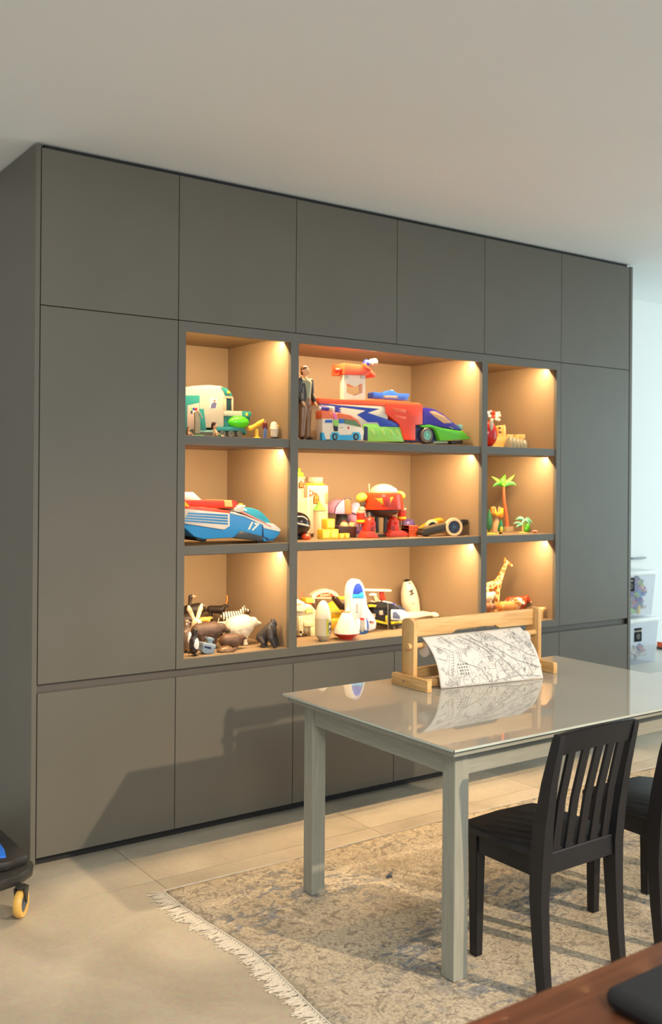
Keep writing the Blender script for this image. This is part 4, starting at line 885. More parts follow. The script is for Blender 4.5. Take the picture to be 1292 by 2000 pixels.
for (hip, knee, foot, dx) in (((722,1003),(722,1019),(719,1047),0), ((760,1010),(767,1018),(775,1047),1)):
    yy = y-.03 if not dx else y-.01
    MB().cyl(P(*hip, y=yy+.02), P(*knee, y=yy), .018, .014, 14).obj('thigh', DGR, t)
    k_ = P(*knee, y=yy); MB().sph(k_, (.026,.026,.026), 18).obj('knee', plastic(230,58,34,.2), t)
    f = P(*foot, y=yy); sx = .0 if not dx else -.030
    MB().prism([(k_.x-.026, k_.z), (k_.x+.024, k_.z), (f.x+.028+sx, ZS2+.03), (f.x-.030+sx, ZS2+.03)], yy-.020, yy+.022, 'y', bev=.003).obj('shin', plastic(224,54,34), t)
    MB().prism([(f.x-.046+sx, ZS2), (f.x+.040-sx, ZS2), (f.x+.036-sx, ZS2+.012), (f.x+.008, ZS2+.032), (f.x-.032+sx, ZS2+.034)], yy-.035, yy+.03, 'y', bev=.003).obj('foot', plastic(220,72,52), t)
    for j in range(3): MB().box(k_.x-.012+sx*.6, k_.x+.012+sx*.6, yy-.0215, yy-.019, k_.z-.030-.008*j, k_.z-.027-.008*j).obj('shin_groove', DGR, t)
for k in (-1, 1): MB().cyl(c_(744+k*9, 1008), c_(744+k*7, 1040), .011, .009, 12).obj('hose', DGR, t)
MB().box(c_(744,1040).x-.03, c_(744,1040).x+.03, y-.01, y+.03, ZS2, ZS2+.012, bev=.002).obj('rear_foot', plastic(70,60,50), t)
t = thing('toy_crystal', 'small yellow spiky toy cluster to the right of the robot', 'toy', at(789, .24, ZS2))
rr = random.Random(5); b = at(787, .24, ZS2)
MB().lathe([(0,0),(.035,0),(.03,.008),(0,.010)], b, 18).obj('base', TAN, t)
for i in range(9):
    a = b+Vector((rr.uniform(-.028,.026), rr.uniform(-.015,.015), .006)); MB().lathe([(.008,0),(.006,.015),(0,.038+rr.uniform(0,.014))], a, 8, (rr.uniform(-.5,.5), rr.uniform(-.3,.2), 1)).obj('spike', plastic(246,190,70), t)
tag(setorigin(MB().sph(at(797,.45,ZS2)+Vector((0,0,.045)), (.042,.035,.035), 18).lathe([(0,0),(.03,0),(.032,.02),(0,.02)], at(797,.45,ZS2), 18).obj('toy_dome', plastic(104,82,140)), at(797,.45,ZS2)), 'small purple toy dome half hidden behind the yellow spiky cluster', 'toy')
s = .062; p = P(798, 1048.5, y=.14)
t = thing('toy_block', 'orange-red grooved toy cube right of the robot', 'toy block', (p.x+s/2, .14+s/2, ZS2))
MB().box(p.x+.001, p.x+s-.001, .141, .14+s-.001, ZS2, ZS2+s*.92, bev=.001, seg=1).obj('core', plastic(150,50,24), t)
for r_ in range(4):
    xs_ = [0, .5, 1] if r_ % 2 == 0 else [0, .25, .75, 1]
    for i in range(len(xs_)-1):
        MB().box(p.x+s*xs_[i]+.001, p.x+s*xs_[i+1]-.001, .1395, .14+s, ZS2+.001+r_*s*.23, ZS2+.001+(r_+1)*s*.23-.002, bev=.0008, seg=1).obj('brick', plastic(224,92,44), t)
# orange hoop and the low board vehicle
t = thing('toy_hoop', 'thick orange-yellow toy hoop leaning behind the low wheeled board', 'toy', at(835, .30, ZS2))
c = P(836, 1033, y=.31); MB().torus(c, .083, .0155, (-.25, .75, 1.1), 48, 14).obj('ring', plastic(242,160,36,.2), t)
t = thing('toy_board_racer', 'low dark board toy vehicle with two big cream-rimmed wheels at the right', 'toy car', at(872, .15, ZS2))
y = .082
slab([(824,1041),(829,1034),(905,1014),(914,1015),(915,1023),(906,1028),(838,1046),(826,1046)], y+.008, .055, .003).obj('board', plastic(58,50,40), t)
slab([(829,1033),(884,1019),(884,1021.5),(830,1036)], y+.005, .06, .001).obj('deck_pad', plastic(96,84,62), t)
slab([(903,1014.5),(914,1015.5),(914,1024),(903,1025)], y+.0065, .07, .001).obj('tail_box', plastic(40,38,34), t)
for yy, u, v, rr_ in ((y, 885, 1029.3, .049), (y+.13, 843, 1029.5, .040)):
    c = P(u, v, y=yy); ax = Vector((-.35, -1, .0)).normalized(); w = .026
    ty = MB().lathe([(rr_*.70,0),(rr_*.95,0),(rr_,w*.25),(rr_,w*.75),(rr_*.95,w),(rr_*.70,w),(rr_*.70,0)], c-ax*w*.5, 36, ax).obj('wheel', plastic(226,196,150), t)
    b = MB().lathe([(0,w*.2),(rr_*.70,w*.2),(rr_*.70,w*.8),(0,w*.8)], c-ax*w*.5, 30, ax).obj('hub_disc', plastic(34,36,40), ty)
    b = MB(); u_ = ax.orthogonal().normalized(); v_ = ax.cross(u_)
    for i in range(9):
        a = 2*math.pi*i/9; d = u_*math.cos(a)+v_*math.sin(a); b.cyl(c+ax*w*.33+d*rr_*.12, c+ax*w*.33+d*rr_*.62, rr_*.03, n=6)
    b.cyl(c, c+ax*w*.5, rr_*.13, n=14).obj('spokes', plastic(60,90,130), ty)
MB().cyl(P(885,1029.3,y=y), P(866,1029,y=y+.13), .006, n=10).obj('axle', DGR, t)
MB().sph(P(831, 1046, y=y+.05), (.016,.02,.006), 12).obj('front_skid', BLK2, t)
slab([(866,1046),(880,1043),(896,1046.5),(866,1048)], y+.05, .03, .0008).obj('under_flap', plastic(224,170,110), t)

# --- narrow right, top niche
y = .30
t = thing('toy_shield_egg', 'glossy red egg-shaped toy with a pale stripe, left edge of the top right niche', 'toy', at(955, .12, ZS1))
c = at(953, .12, ZS1); MB().sph(c+Vector((0,0,.073)), (.052,.045,.072), 28).obj('shell', plastic(190,30,20,.15), t)
MB().lathe([(0,0),(.018,0),(.02,.004),(.012,.008),(0,.008)], c, 18).obj('foot', BLK2, t)
p = P(961, 829, y=.075); MB().sph(p+Vector((-.004,.004,0)), (.012,.010,.034), 14).obj('pale_stripe', plastic(206,190,170), t)
t = thing('toy_cluster', 'white and silver lumpy toy piece behind and above the red egg', 'toy', at(960, .33, ZS1))
c = at(960, .33, ZS1); MB().lathe([(0,0),(.03,0),(.03,.01),(.012,.02),(.012,.14),(0,.14)], c, 18).obj('stand', plastic(150,130,110), t)
rr = random.Random(2)
for i, (u, v) in enumerate(((952,807),(957,804),(963,806),(968,808),(973,807),(955,813),(962,814),(969,813),(974,812),(960,820),(968,819),(973,820))):
    MB().sph(P(u, v, y=.33), (rr.uniform(.009,.014),.012,rr.uniform(.009,.013)), 12).obj('lump', (WHT, plastic(190,184,170), plastic(150,150,150), RED)[(i*5+1) % 4 if i % 5 else 0], t)
y = .19
t = thing('toy_fort', 'tan toy fort of stepped walls and battlements behind the grey cocoon toy', 'toy castle', at(992, y+.06, ZS1))
slab([(955,853),(990,853),(990,857),(1022,857),(1024,875),(955,875)], y, .10, .002).obj('wall', plastic(226,178,104), t)
slab([(975,833),(980,831),(987,833),(988,853),(974,853)], y+.02, .04, .001).obj('tower', plastic(228,184,112), t)
slab([(983,830),(986,830),(987.5,853),(983,853)], y+.01, .012, .001).obj('tower', plastic(232,190,120), t)
for u in (992, 998, 1011, 1017, 1021): slab([(u,848.5),(u+4,848.5),(u+4,857),(u,857)], y+.004, .03, .001).obj('battlement', plastic(232,190,120), t)
slab([(974,833.5),(978,833.5),(978,838),(974,838)], y+.018, .005, .0004).obj('window', BRN, t); slab([(974,842),(979,842),(979,846),(974,846)], y+.018, .005, .0004).obj('window', BRN, t)
slab([(963,870),(990,872),(990,877),(963,877)], y-.02, .02, .001).obj('step', plastic(236,196,120), t)
t = thing('toy_cocoon', 'grey-green ribbed dome toy of overlapping segments in front of the fort', 'toy', at(1006, .12, ZS1))
for i in range(5):
    c = at(992+6.8*i, .12, ZS1); hgt = .068-.0035*i
    MB().sph(c+Vector((0,0,.0)), (.019,.036,hgt), 18, rot=Euler((0,.22,0))).obj('segment', plastic(140,134,112), t)
for ch_ in list(t.children):
    bm_ = bmesh.new(); bm_.from_mesh(ch_.data); zl_ = -1e-4
    bmesh.ops.bisect_plane(bm_, geom=bm_.verts[:]+bm_.edges[:]+bm_.faces[:], plane_co=(0,0,0), plane_no=(0,0,-1), clear_outer=True); bm_.to_mesh(ch_.data); bm_.free()

# --- narrow right, middle niche
def leaf(b, base, dirn, L_, w, droop, up=.3, X=None, th=.0012, n=7):
    d = Vector(dirn).normalized(); side = d.cross(Vector((0,0,1))).normalized(); side = (side+Vector((0,0,(-.85 if d.y > 0 else .85)*(1 if abs(d.x) > .3 else .2)*(1 if side.y < 0 else -1)))).normalized() if side.y else side; vs, fs = [], []
    for i in range(n+1):
        s_ = i/n; c = Vector(base)+d*L_*s_+Vector((0,0,1))*(up*L_*s_-droop*L_*s_*s_); ww = w*math.sin(math.pi*min(1, .08+.92*s_)**.8)+.0006
        for o in (-side*ww+Vector((0,0,-ww*.25)), Vector((0,0,th)), side*ww+Vector((0,0,-ww*.25)), Vector((0,0,-th))): vs.append(c+o)
    for i in range(n):
        for j in range(4): fs.append((i*4+j, i*4+(j+1) % 4, i*4+4+(j+1) % 4, i*4+4+j))
    fs += [(0,1,2,3), tuple(n*4+j for j in (3,2,1,0))]
    q = bmesh.new(); v = [q.verts.new(p) for p in vs]
    for f in fs: q.faces.new([v[i] for i in f])
    bmesh.ops.recalc_face_normals(q, faces=q.faces[:]); b.join(q); return b
y = .30
t = thing('toy_palm_tree', 'tall toy palm tree with orange trunk and bright green leaves', 'toy tree', at(988, y, ZS2))
base = at(990, y, ZS2); top = P(983, 951, y=y)
b = MB(); n = 16; pts = [base.lerp(top, i/n)+Vector((.004*math.sin(i*.4),0,0)) for i in range(n+1)]; b.tube(pts, [.0115-.0003*i+.0008*(i % 2) for i in range(n+1)], 12).obj('trunk', plastic(206,104,62), t)
def blade(t, c0, tips, yv, w, cc, tilt):
    """curved leaf blade from c0 over the way-points (dx across, dz up), leaning out by tilt"""
    pts = [Vector((0,0,0))]+[Vector((a, 0, z_)) for a, z_ in tips]; cur = []
    for i in range(9):
        s_ = i/8; q = pts[0]*(1-s_)**2+pts[1]*2*s_*(1-s_)+pts[-1]*s_**2 if len(pts) > 2 else pts[0].lerp(pts[-1], s_); cur.append(q)
    b = bmesh.new(); vs = []
    for i, q in enumerate(cur):
        tg = (cur[min(i+1, 8)]-cur[max(i-1, 0)]).normalized(); n_ = Vector((-tg.z, 0, tg.x)); ww = w*math.sin(math.pi*(.10+.88*i/8))+.0006
        out = tilt*q.length
        for o in (n_*ww+Vector((0,.002,0)), Vector((0,-.0022,0)), -n_*ww+Vector((0,.002,0)), Vector((0,.0035,0))):
            l = q+o; vs.append(b.verts.new(Vector(c0)+RX*l.x+Vector((0,0,l.z))+Vector((FW.x,FW.y,0)).normalized()*(l.y+out)))
    for i in range(8):
        for j in range(4): b.faces.new((vs[i*4+j], vs[i*4+(j+1) % 4], vs[i*4+4+(j+1) % 4], vs[i*4+4+j]))
    b.faces.new(vs[:4][::-1]); b.faces.new(vs[-4:]); bmesh.ops.recalc_face_normals(b, faces=b.faces[:]); k = MB(); k.join(b); return k.obj('frond', cc, t)
K = .00302
LG2 = plastic(96,206,40)
for tips, w, cc, tl in (([(-10,14),(-23,20)],.0085,LGR,.2), ([(-12,12),(-22,0)],.0085,plastic(90,196,90),-.3), ([(-2,12),(3,24)],.0135,LG2,.05), ([(10,12),(23,23)],.0085,LGR,.3), ([(14,14),(22,3)],.0095,plastic(90,196,90),-.35), ([(-6,10),(-14,8)],.008,GRN,-.9), ([(6,12),(12,12)],.008,LGR,1.0), ([(0,12),(-6,16)],.008,LG2,.8)):
    blade(t, top, [(a_*K, z_*K) for a_, z_ in tips], 0, w, cc, tl)
MB().sph(top+Vector((-.010,-.008,.012)), .006, 10).sph(top+Vector((.012,-.008,.010)), .0055, 10).obj('fruit', YEL, t)
t = thing('toy_rock', 'clear brownish faceted toy rock at the foot of the tall palm tree', 'toy', at(991, .25, ZS2))
rr = random.Random(8)
c = at(992, .25, ZS2)
for i in range(7): MB().box(c.x-.027+.008*i, c.x-.018+.008*i, .235, .265, ZS2, ZS2+.022+rr.uniform(0,.010), bev=.002, seg=1).obj('rock_column', plastic(176,150,112,.1), t)
def cypress(label, u, yy, h, r, cc):
    t = thing('toy_cypress', label, 'toy tree', at(u, yy, ZS2)); c = at(u, yy, ZS2)
    MB().lathe([(0,0),(r*.55,0),(r*.6,.004),(r*.2,.010),(r*.16,h*.18),(0,h*.18)], c, 16).obj('trunk', BRN, t)
    b = MB(); rr = random.Random(int(u)); b.lathe([(0,h*.10),(r*.75,h*.15),(r,h*.32),(r*.85,h*.55),(r*.5,h*.8),(r*.15,h*.95),(0,h)], c, 18)
    for v in b.bm.verts:
        d = v.co-c; k = 1+rr.uniform(-.12,.12); v.co = Vector((c.x+d.x*k, c.y+d.y*k, v.co.z))
    b.obj('foliage', cc, t, smooth=25)
    for i in range(14):
        a = i*2.4; z = h*(.2+.05*i); q = r*(1-.055*i)
        MB().sph(c+Vector((q*.85*math.cos(a), q*.85*math.sin(a), z)), (r*.25,r*.25,r*.4), 8).obj('leaf_tuft', cc, t)
    return t
cypress('dark green toy cypress at the left edge of the middle right niche', 954.5, .22, .138, .019, plastic(48,110,70))
t = cypress('small green toy cypress with a yellow round tag', 977, .12, .082, .017, plastic(50,130,74))
MB().sph(at(977.5,.100,ZS2+.026)+Vector((0,-.004,0)), (.0105,.004,.016), 14).obj('yellow_tag', plastic(240,196,50), t)
t = thing('toy_saddle', 'yellow-orange toy swing seat with two grey loops beside the palm trunk', 'toy', at(972, .24, ZS2))
slab([(964.5,991),(967,989.5),(970,1000),(978,1001.5),(980,993),(982.5,992),(983,1004),(980,1010),(970,1007),(965,1003)], .235, .03, .002).obj('seat', plastic(246,180,50), t)
slab([(973,1005),(983,1002),(982,1009),(979,1011)], .232, .03, .001).obj('orange_fin', plastic(240,120,40), t)
for u in (964, 975): MB().tube([P(u-2,1003,y=.232), P(u-2.5,992,y=.232), P(u,989.4,y=.232), P(u+2,992,y=.232), P(u+1.5,1001,y=.232)], .0022, 8).obj('loop', plastic(206,176,140), t)
c = at(968, .26, ZS2); MB().lathe([(0,0),(.035,0),(.030,.02),(.020,.055),(.012,.085),(.006,.10),(0,.10)], c, 9).obj('rock_stand', plastic(186,150,110), t)
tag(setorigin(MB().lathe([(0,0),(.045,0),(.043,.004),(.02,.008),(0,.008)], at(957,.13,ZS2), 22).obj('toy_ground_plate', plastic(170,190,80)), at(957,.13,ZS2)), 'flat yellow-green toy ground plate at the left corner of the niche', 'toy')
t = thing('toy_palm_bush', 'low toy palm with pale blue-green leaves on a sand-coloured base', 'toy tree', at(1021, .13, ZS2))
c = at(1020, .13, ZS2); MB().lathe([(0,0),(.028,0),(.027,.003),(.008,.007),(0,.007)], c, 20).obj('base', plastic(220,186,110), t)
tp = c+Vector((.010,0,.066)); MB().tube([c+Vector((0,0,.004)), c+Vector((.001,0,.035)), c+Vector((.002,0,.048))], [.005,.0038,.004], 10).obj('trunk', plastic(206,176,90), t)
MB().tube([c+Vector((.016,.008,.004)), c+Vector((.018,.006,.03)), tp+Vector((.008,.004,0))], [.006,.006,.004], 10).obj('trunk', plastic(130,170,70), t)
PG = plastic(112,196,150)
for bx, tips, w, tl in ((0,[(-10,6),(-18,1)],.0065,.1),(0,[(-7,0),(-14,-5)],.0065,-.3),(0,[(-4,4),(-9,-1)],.006,.6),(1,[(-9,6),(-17,2)],.0075,.1),(1,[(-6,7),(-12,6)],.007,.6),(1,[(7,5),(15,-6)],.007,0),(1,[(5,2),(9,-9)],.006,-.4),(1,[(-3,0),(-7,-9)],.006,-.3),(1,[(6,7),(13,0)],.0065,.7)):
    blade(t, (tp+Vector((.010,.003,.004))) if bx else c+Vector((.002,0,.048)), [(a_*K, z_*K) for a_, z_ in tips], 0, w, PG, tl)
tag(setorigin(MB().sph(at(1029,.20,ZS2)+Vector((0,0,.024)), (.014,.014,.025), 18).sph(at(1026,.195,ZS2)+Vector((0,-.004,.014)), (.011,.010,.0135), 14).obj('toy_bush', plastic(86,186,40)), at(1029,.20,ZS2)), 'smooth bright green toy bush behind the low toy palm', 'toy tree')
t = thing('toy_flower', 'tiny pink and red toy flower right of the low palm', 'toy', at(1044, .10, ZS2)); c = at(1044, .10, ZS2)
MB().sph(c+Vector((0,0,.007)), (.009,.009,.007), 12).obj('centre', plastic(226,70,60), t)
for i in range(5): MB().sph(c+Vector((.010*math.cos(i*1.257), .010*math.sin(i*1.257), .010)), (.007,.007,.005), 10).obj('petal', plastic(246,160,150), t)
# ------------------------------------------------------------------ toy animals
def pattern(name, kind, c1, c2, scale, rough=.5, p=.5, axis='X', rng=.02):
    M = bpy.data.materials.new(name); M.use_nodes = True; N = M.node_tree.nodes; L = M.node_tree.links; b = N['Principled BSDF']; b.inputs['Roughness'].default_value = rough
    tc = N.new('ShaderNodeTexCoord'); r = N.new('ShaderNodeValToRGB')
    r.color_ramp.elements[0].position = p-rng; r.color_ramp.elements[1].position = p+rng; r.color_ramp.elements[0].color = (*c1, 1); r.color_ramp.elements[1].color = (*c2, 1)
    if kind == 'stripe':
        n = N.new('ShaderNodeTexWave'); n.bands_direction = axis; n.inputs['Scale'].default_value = scale; n.inputs['Distortion'].default_value = 3.5; n.inputs['Detail'].default_value = 1; n.inputs['Detail Scale'].default_value = .6; o = 'Fac'
    elif kind == 'cells':
        n = N.new('ShaderNodeTexVoronoi'); n.feature = 'DISTANCE_TO_EDGE'; n.inputs['Scale'].default_value = scale; o = 'Distance'
    else:
        n = N.new('ShaderNodeTexNoise'); n.inputs['Scale'].default_value = scale; n.inputs['Detail'].default_value = 3; o = 'Fac'
    L.new(tc.outputs['Object'], n.inputs['Vector']); L.new(n.outputs[o], r.inputs[0]); L.new(r.outputs[0], b.inputs['Base Color']); return M
def animal(name, label, base, yaw, L, H, m, br=.2, neck=(.35, 40, .09), head=(.2, .075, -10), leg=.05, tail=None, ears=(.05, .03), legm=None, horns=None, hump=0, muzzle=None, thin=.16, sit=False, vox=None, eye=True, turn=0):
    """quadruped; faces +x, L trunk length, H shoulder height; fractions are of L.  neck = (length, elevation, radius); head = (length, radius, pitch)"""
    t = thing(name, label, 'toy animal', base, yaw, 'toy animals')
    R_ = br*L; zc_ = H-R_; x0, x1 = -L*.5+R_, L*.5-R_; lr = leg*L
    ps = [((x0,0,zc_+hump*L*.5),R_*1.0,(x1,0,zc_+hump*L),R_*1.06), ((0,0,zc_-R_*.05+hump*L),R_*.98,(x1*.6,0,zc_-R_*.1),R_*1.02)]
    zk = zc_*.52
    for s in (-1, 1):
        # front leg: shoulder, wrist, hoof
        ps += [((x1,s*R_*.50,zc_-.1*R_),lr*1.55,(x1+.02*L,s*R_*.55,zk),lr*.95), ((x1+.02*L,s*R_*.55,zk),lr*.9,(x1+.01*L,s*R_*.55,lr*.7),lr*.72), ((x1+.01*L,s*R_*.55,lr*.62),lr*.85,(x1+.045*L,s*R_*.55,lr*.55),lr*.7)]
        # hind leg: hip, knee forward, hock back, shank down
        ps += [((x0,s*R_*.50,zc_-.05*R_),lr*2.0,(x0+.06*L,s*R_*.6,zc_*.62),lr*1.3), ((x0+.06*L,s*R_*.6,zc_*.62),lr*1.2,(x0-.05*L,s*R_*.6,zc_*.36),lr*.85), ((x0-.05*L,s*R_*.6,zc_*.36),lr*.8,(x0-.02*L,s*R_*.6,lr*.7),lr*.68), ((x0-.02*L,s*R_*.6,lr*.62),lr*.85,(x0+.02*L,s*R_*.6,lr*.55),lr*.7)]
    nl, ne, nr = neck; e = math.radians(ne); tn = math.radians(turn)
    n0 = Vector((x1+.2*R_, 0, zc_+.25*R_+hump*L*.6)); n1 = n0+Vector((math.cos(e)*math.cos(tn), math.cos(e)*math.sin(tn), math.sin(e)))*nl*L
    ps.append((n0, R_*.78, n1, nr*L))
    hl, hr, hp = head; p_ = math.radians(hp); hd = Vector((math.cos(p_)*math.cos(tn*1.6), math.cos(p_)*math.sin(tn*1.6), math.sin(p_))); h1 = n1+hd*hl*L
    ps += [(n1, hr*L, n1+hd*hl*L*.45, hr*L*.85), (n1+hd*hl*L*.45, hr*L*.8, h1, hr*L*.52)]
    vox = vox or max(.0014, L*.0105)
    sd = hd.cross(Vector((0,0,1))).normalized(); up = sd.cross(hd)
    if ears and ears[0] < .12:
        for s in (-1, 1): ea = n1+sd*s*hr*L*.8+up*hr*L*.7; ps.append((ea, ears[1]*L*.7, ea+(up*.8+sd*s*.7-hd*.2)*ears[0]*L, ears[1]*L*.35))
    if tail:
        t0 = Vector((x0-R_*.85, 0, zc_+.35*R_)); t1 = t0+Vector((-tail[0]*L*.35, 0, -tail[0]*L*.4)); t2 = t0+Vector((-tail[0]*L*.4, 0, -tail[0]*L)); ps += [(t0, tail[1]*L, t1, tail[1]*L*.8), (t1, tail[1]*L*.8, t2, tail[1]*L*(1.3 if tail[0] > .2 else .8))]
    blob('body', ps, m, t, vox, 3)
    if eye:
        for s in (-1, 1): MB().sph(n1+hd*hl*L*.22+sd*s*hr*L*.74+up*hr*L*.36, hr*L*.14, 8).obj('eye', BLK2, t, local=True)
    if muzzle: MB().sph(h1+hd*hr*L*.12, (hr*L*.50,)*3, 12).obj('muzzle', muzzle, t, local=True)
    if horns:
        for s in (-1, 1):
            h0 = n1+sd*s*hr*L*.35+up*hr*L*.8; MB().tube([h0, h0+(up*.5-hd*.1+sd*s*.05)*horns[0]*L, h0+(up*.95-hd*.45+sd*s*.12)*horns[0]*L], [horns[1]*L, horns[1]*L*.8, horns[1]*L*.25], 10).obj('horn', horns[2], t, local=True)
    if legm:
        for x, zt_ in ((x1+.02*L, zk*1.05), (x0-.03*L, zc_*.40)):
            for s in (-1, 1):
                yy_ = s*R_*(.55 if x > 0 else .6); MB().tube([(x+(0 if x > 0 else -.01*L), yy_, zt_), (x+.005*L, yy_, lr*.6)], [lr*1.0, lr*.95], 10).sph((x+.02*L, yy_, lr*.62), (lr*1.25, lr*.95, lr*.6), 10).obj('stocking', legm, t, local=True)
    return t, n1, hd, up, sd, hr*L
Wm = mat('white_toy_fur', srgb(206, 196, 176), .6, var=.05, scale=40, bump=.2)
BEAR = mat('brown_toy_fur', srgb(80, 60, 50), .6, var=.3, scale=30, bump=.4); BEAV = mat('beaver_toy_fur', srgb(92, 66, 50), .55, var=.3, scale=30, bump=.4)
DKF = mat('dark_toy_fur', srgb(46, 34, 28), .55, var=.2, scale=30, bump=.3); GORF = mat('gorilla_toy_fur', srgb(52, 48, 50), .5, var=.3, scale=50, bump=.5)
ZEB = pattern('zebra_stripes', 'stripe', srgb(30,26,24), srgb(240,228,206), 26, p=.36, rng=.05)
GIR = pattern('giraffe_patches', 'cells', srgb(246,214,140), srgb(198,96,34), 36, p=.085, rng=.02)
COW = pattern('cow_patches', 'noise', srgb(244,228,206), srgb(178,66,26), 9, p=.47, rng=.015)
LEO = pattern('leopard_spots', 'cells', srgb(226,166,70), srgb(226,170,80), 90, p=.05)
z3 = ZS3
# bottom left niche
t, n1, hd, up, sd, hr = animal('toy_bear', 'brown toy bear walking right behind the blue-grey block toy', at(402, .20, z3), -.28, .145, .112, BEAR, br=.27, neck=(.20, 5, .17), head=(.24, .125, -22), leg=.075, ears=(.05,.045), hump=.06, muzzle=plastic(70,44,34))
animal('toy_polar_bear', 'big white toy polar bear with arched back facing right', at(466, .205, z3), -.22, .142, .128, Wm, br=.34, neck=(.26, 8, .17), head=(.24, .125, -14), leg=.085, ears=(.035,.03), hump=.08, muzzle=None)
t, *_ = animal('toy_zebra', 'striped toy zebra looking right behind the white polar bear', at(478, .37, z3), -.28, .110, .135, ZEB, br=.22, neck=(.34, 52, .085), head=(.27, .085, -26), leg=.045, tail=(.4,.02), ears=(.10,.035), muzzle=plastic(40,30,30))
animal('toy_beaver', 'brown toy beaver with pale snout in front of the white polar bear', at(450, .125, z3), -.25, .105, .070, BEAV, br=.30, neck=(.20, 8, .16), head=(.22, .12, -5), leg=.065, ears=(.05,.04), tail=(.1,.05), muzzle=plastic(150,110,86))
t, *_ = animal('toy_goat', 'white toy goat with dark legs and dark eye patch facing right', at(423, .30, z3), -.20, .100, .100, Wm, br=.22, neck=(.22, 32, .11), head=(.20, .09, -25), leg=.045, ears=(.06,.03), tail=(.1,.03), legm=DKF)
animal('toy_antelope', 'dark toy antelope with two upright orange horns at the back of the niche', at(421, .50, z3), -.75, .095, .150, DKF, br=.20, neck=(.26, 48, .07), head=(.20, .065, -30), leg=.04, ears=(.11,.03), horns=(.46, .035, plastic(236,150,56)))
animal('toy_bison', 'dark brown toy bison standing behind the white rabbit ears', at(376, .51, z3), -.3, .110, .155, DKF, br=.27, neck=(.14, 0, .16), head=(.2, .12, -35), leg=.05, hump=.12, horns=(.12, .025, plastic(200,180,150)))
animal('toy_leopard', 'small yellow spotted toy big cat behind the brown bear', at(399, .41, z3), -.3, .060, .112, LEO, br=.2, neck=(.15, 30, .12), head=(.18, .11, -10), leg=.06, tail=(.4,.03), ears=(.06,.05))
# rabbit
t = thing('toy_rabbit', 'cream toy rabbit with two long upright ears behind the brown bear', 'toy animal', at(380, .295, z3), .2, 'toy animals')
blob('body', [((0,.02,.035),.034,(0,.0,.065),.028), ((0,-.005,.075),.024,(0,-.010,.105),.023), ('e',(0,-.018,.108),(.020,.024,.019)), ((-.018,-.02,.03),.013,(-.018,-.04,.009),.009), ((.018,-.02,.03),.013,(.018,-.04,.009),.009), ((-.028,.02,.02),.018,(-.03,-.015,.009),.010), ((.028,.02,.02),.018,(.03,-.015,.009),.010), ((-.010,-.004,.122),.009,(-.034,0,.172),.0115), ((-.034,0,.172),.0115,(-.038,0,.186),.006), ((.010,-.004,.122),.009,(.034,0,.172),.0115), ((.034,0,.172),.0115,(.040,0,.188),.006)], plastic(232,206,170), t, .0016, 2)
for s in (-1, 1): MB().sph((s*.030,-.0085,.163), (.006,.004,.020), 10, rot=Euler((0, s*.45, 0))).obj('inner_ear', plastic(222,150,116), t, local=True); MB().sph((s*.014,-.036,.113), .003, 8).obj('eye', BLK2, t, local=True)
# ostrich-like bird, only its pink beak shows
t = thing('toy_ostrich', 'pink-beaked long-necked toy bird at the left edge of the niche', 'toy animal', at(361, .42, z3), -.2, 'toy animals')
blob('body', [((-.02,0,.10),.034,(.012,0,.105),.028), ((.02,0,.12),.014,(.022,0,.19),.008), ((.022,0,.19),.008,(.026,0,.215),.011), ((.026,0,.216),.010,(.044,0,.216),.004), ((0,.015,.08),.008,(0,.015,.006),.005), ((0,-.015,.08),.008,(0,-.015,.006),.005), ((0,.015,.006),.005,(.02,.015,.004),.004), ((0,-.015,.006),.005,(.02,-.015,.004),.004)], DKF, t, .0018, 2)
MB().lathe([(.008,0),(.006,.012),(0,.024)], (.034,0,.216), 12, (1,0,-.1)).obj('beak', plastic(236,146,120), t, local=True)
# penguins
def penguin(label, base, h, rot, back, bandc):
    t = thing('toy_penguin', label, 'toy animal', base, rot, 'toy animals')
    blob('body', [((0,0,.20*h),.155*h,(0,.0,.50*h),.165*h), ((0,0,.5*h),.165*h,(.02*h,0,.74*h),.10*h), ((.02*h,0,.74*h),.10*h,(.03*h,0,.90*h),.088*h), ((.05*h,0,.90*h),.05*h,(.17*h,0,.90*h),.018*h), ((-.10*h,0,.16*h),.06*h,(-.19*h,0,.07*h),.03*h), ((.0,.15*h,.62*h),.05*h,(-.05*h,.20*h,.30*h),.025*h), ((.0,-.15*h,.62*h),.05*h,(-.05*h,-.20*h,.30*h),.025*h)], back, t, h*.015, 2)
    MB().sph((.055*h,0,.42*h), (.135*h,.145*h,.27*h), 20).obj('belly', plastic(228,224,214), t, local=True)
    for s in (-1, 1):
        MB().sph((.06*h,s*.07*h,.024*h), (.10*h,.045*h,.022*h), 12).obj('foot', BLK2, t, local=True); MB().sph((.075*h,s*.070*h,.92*h), .014*h, 8).obj('eye', BLK2, t, local=True)
        MB().sph((.035*h,s*.060*h,.86*h), (.035*h,.035*h,.05*h), 10).obj('cheek_patch', bandc, t, local=True)
    return t
penguin('black and white toy penguin at the front left corner of the niche', at(378, .060, z3), .124, -.95, plastic(46,34,30), plastic(60,90,70))
penguin('taller brown-grey toy penguin half hidden behind the front penguin', at(362, .15, z3), .150, -.6, plastic(120,98,80), plastic(236,226,200))
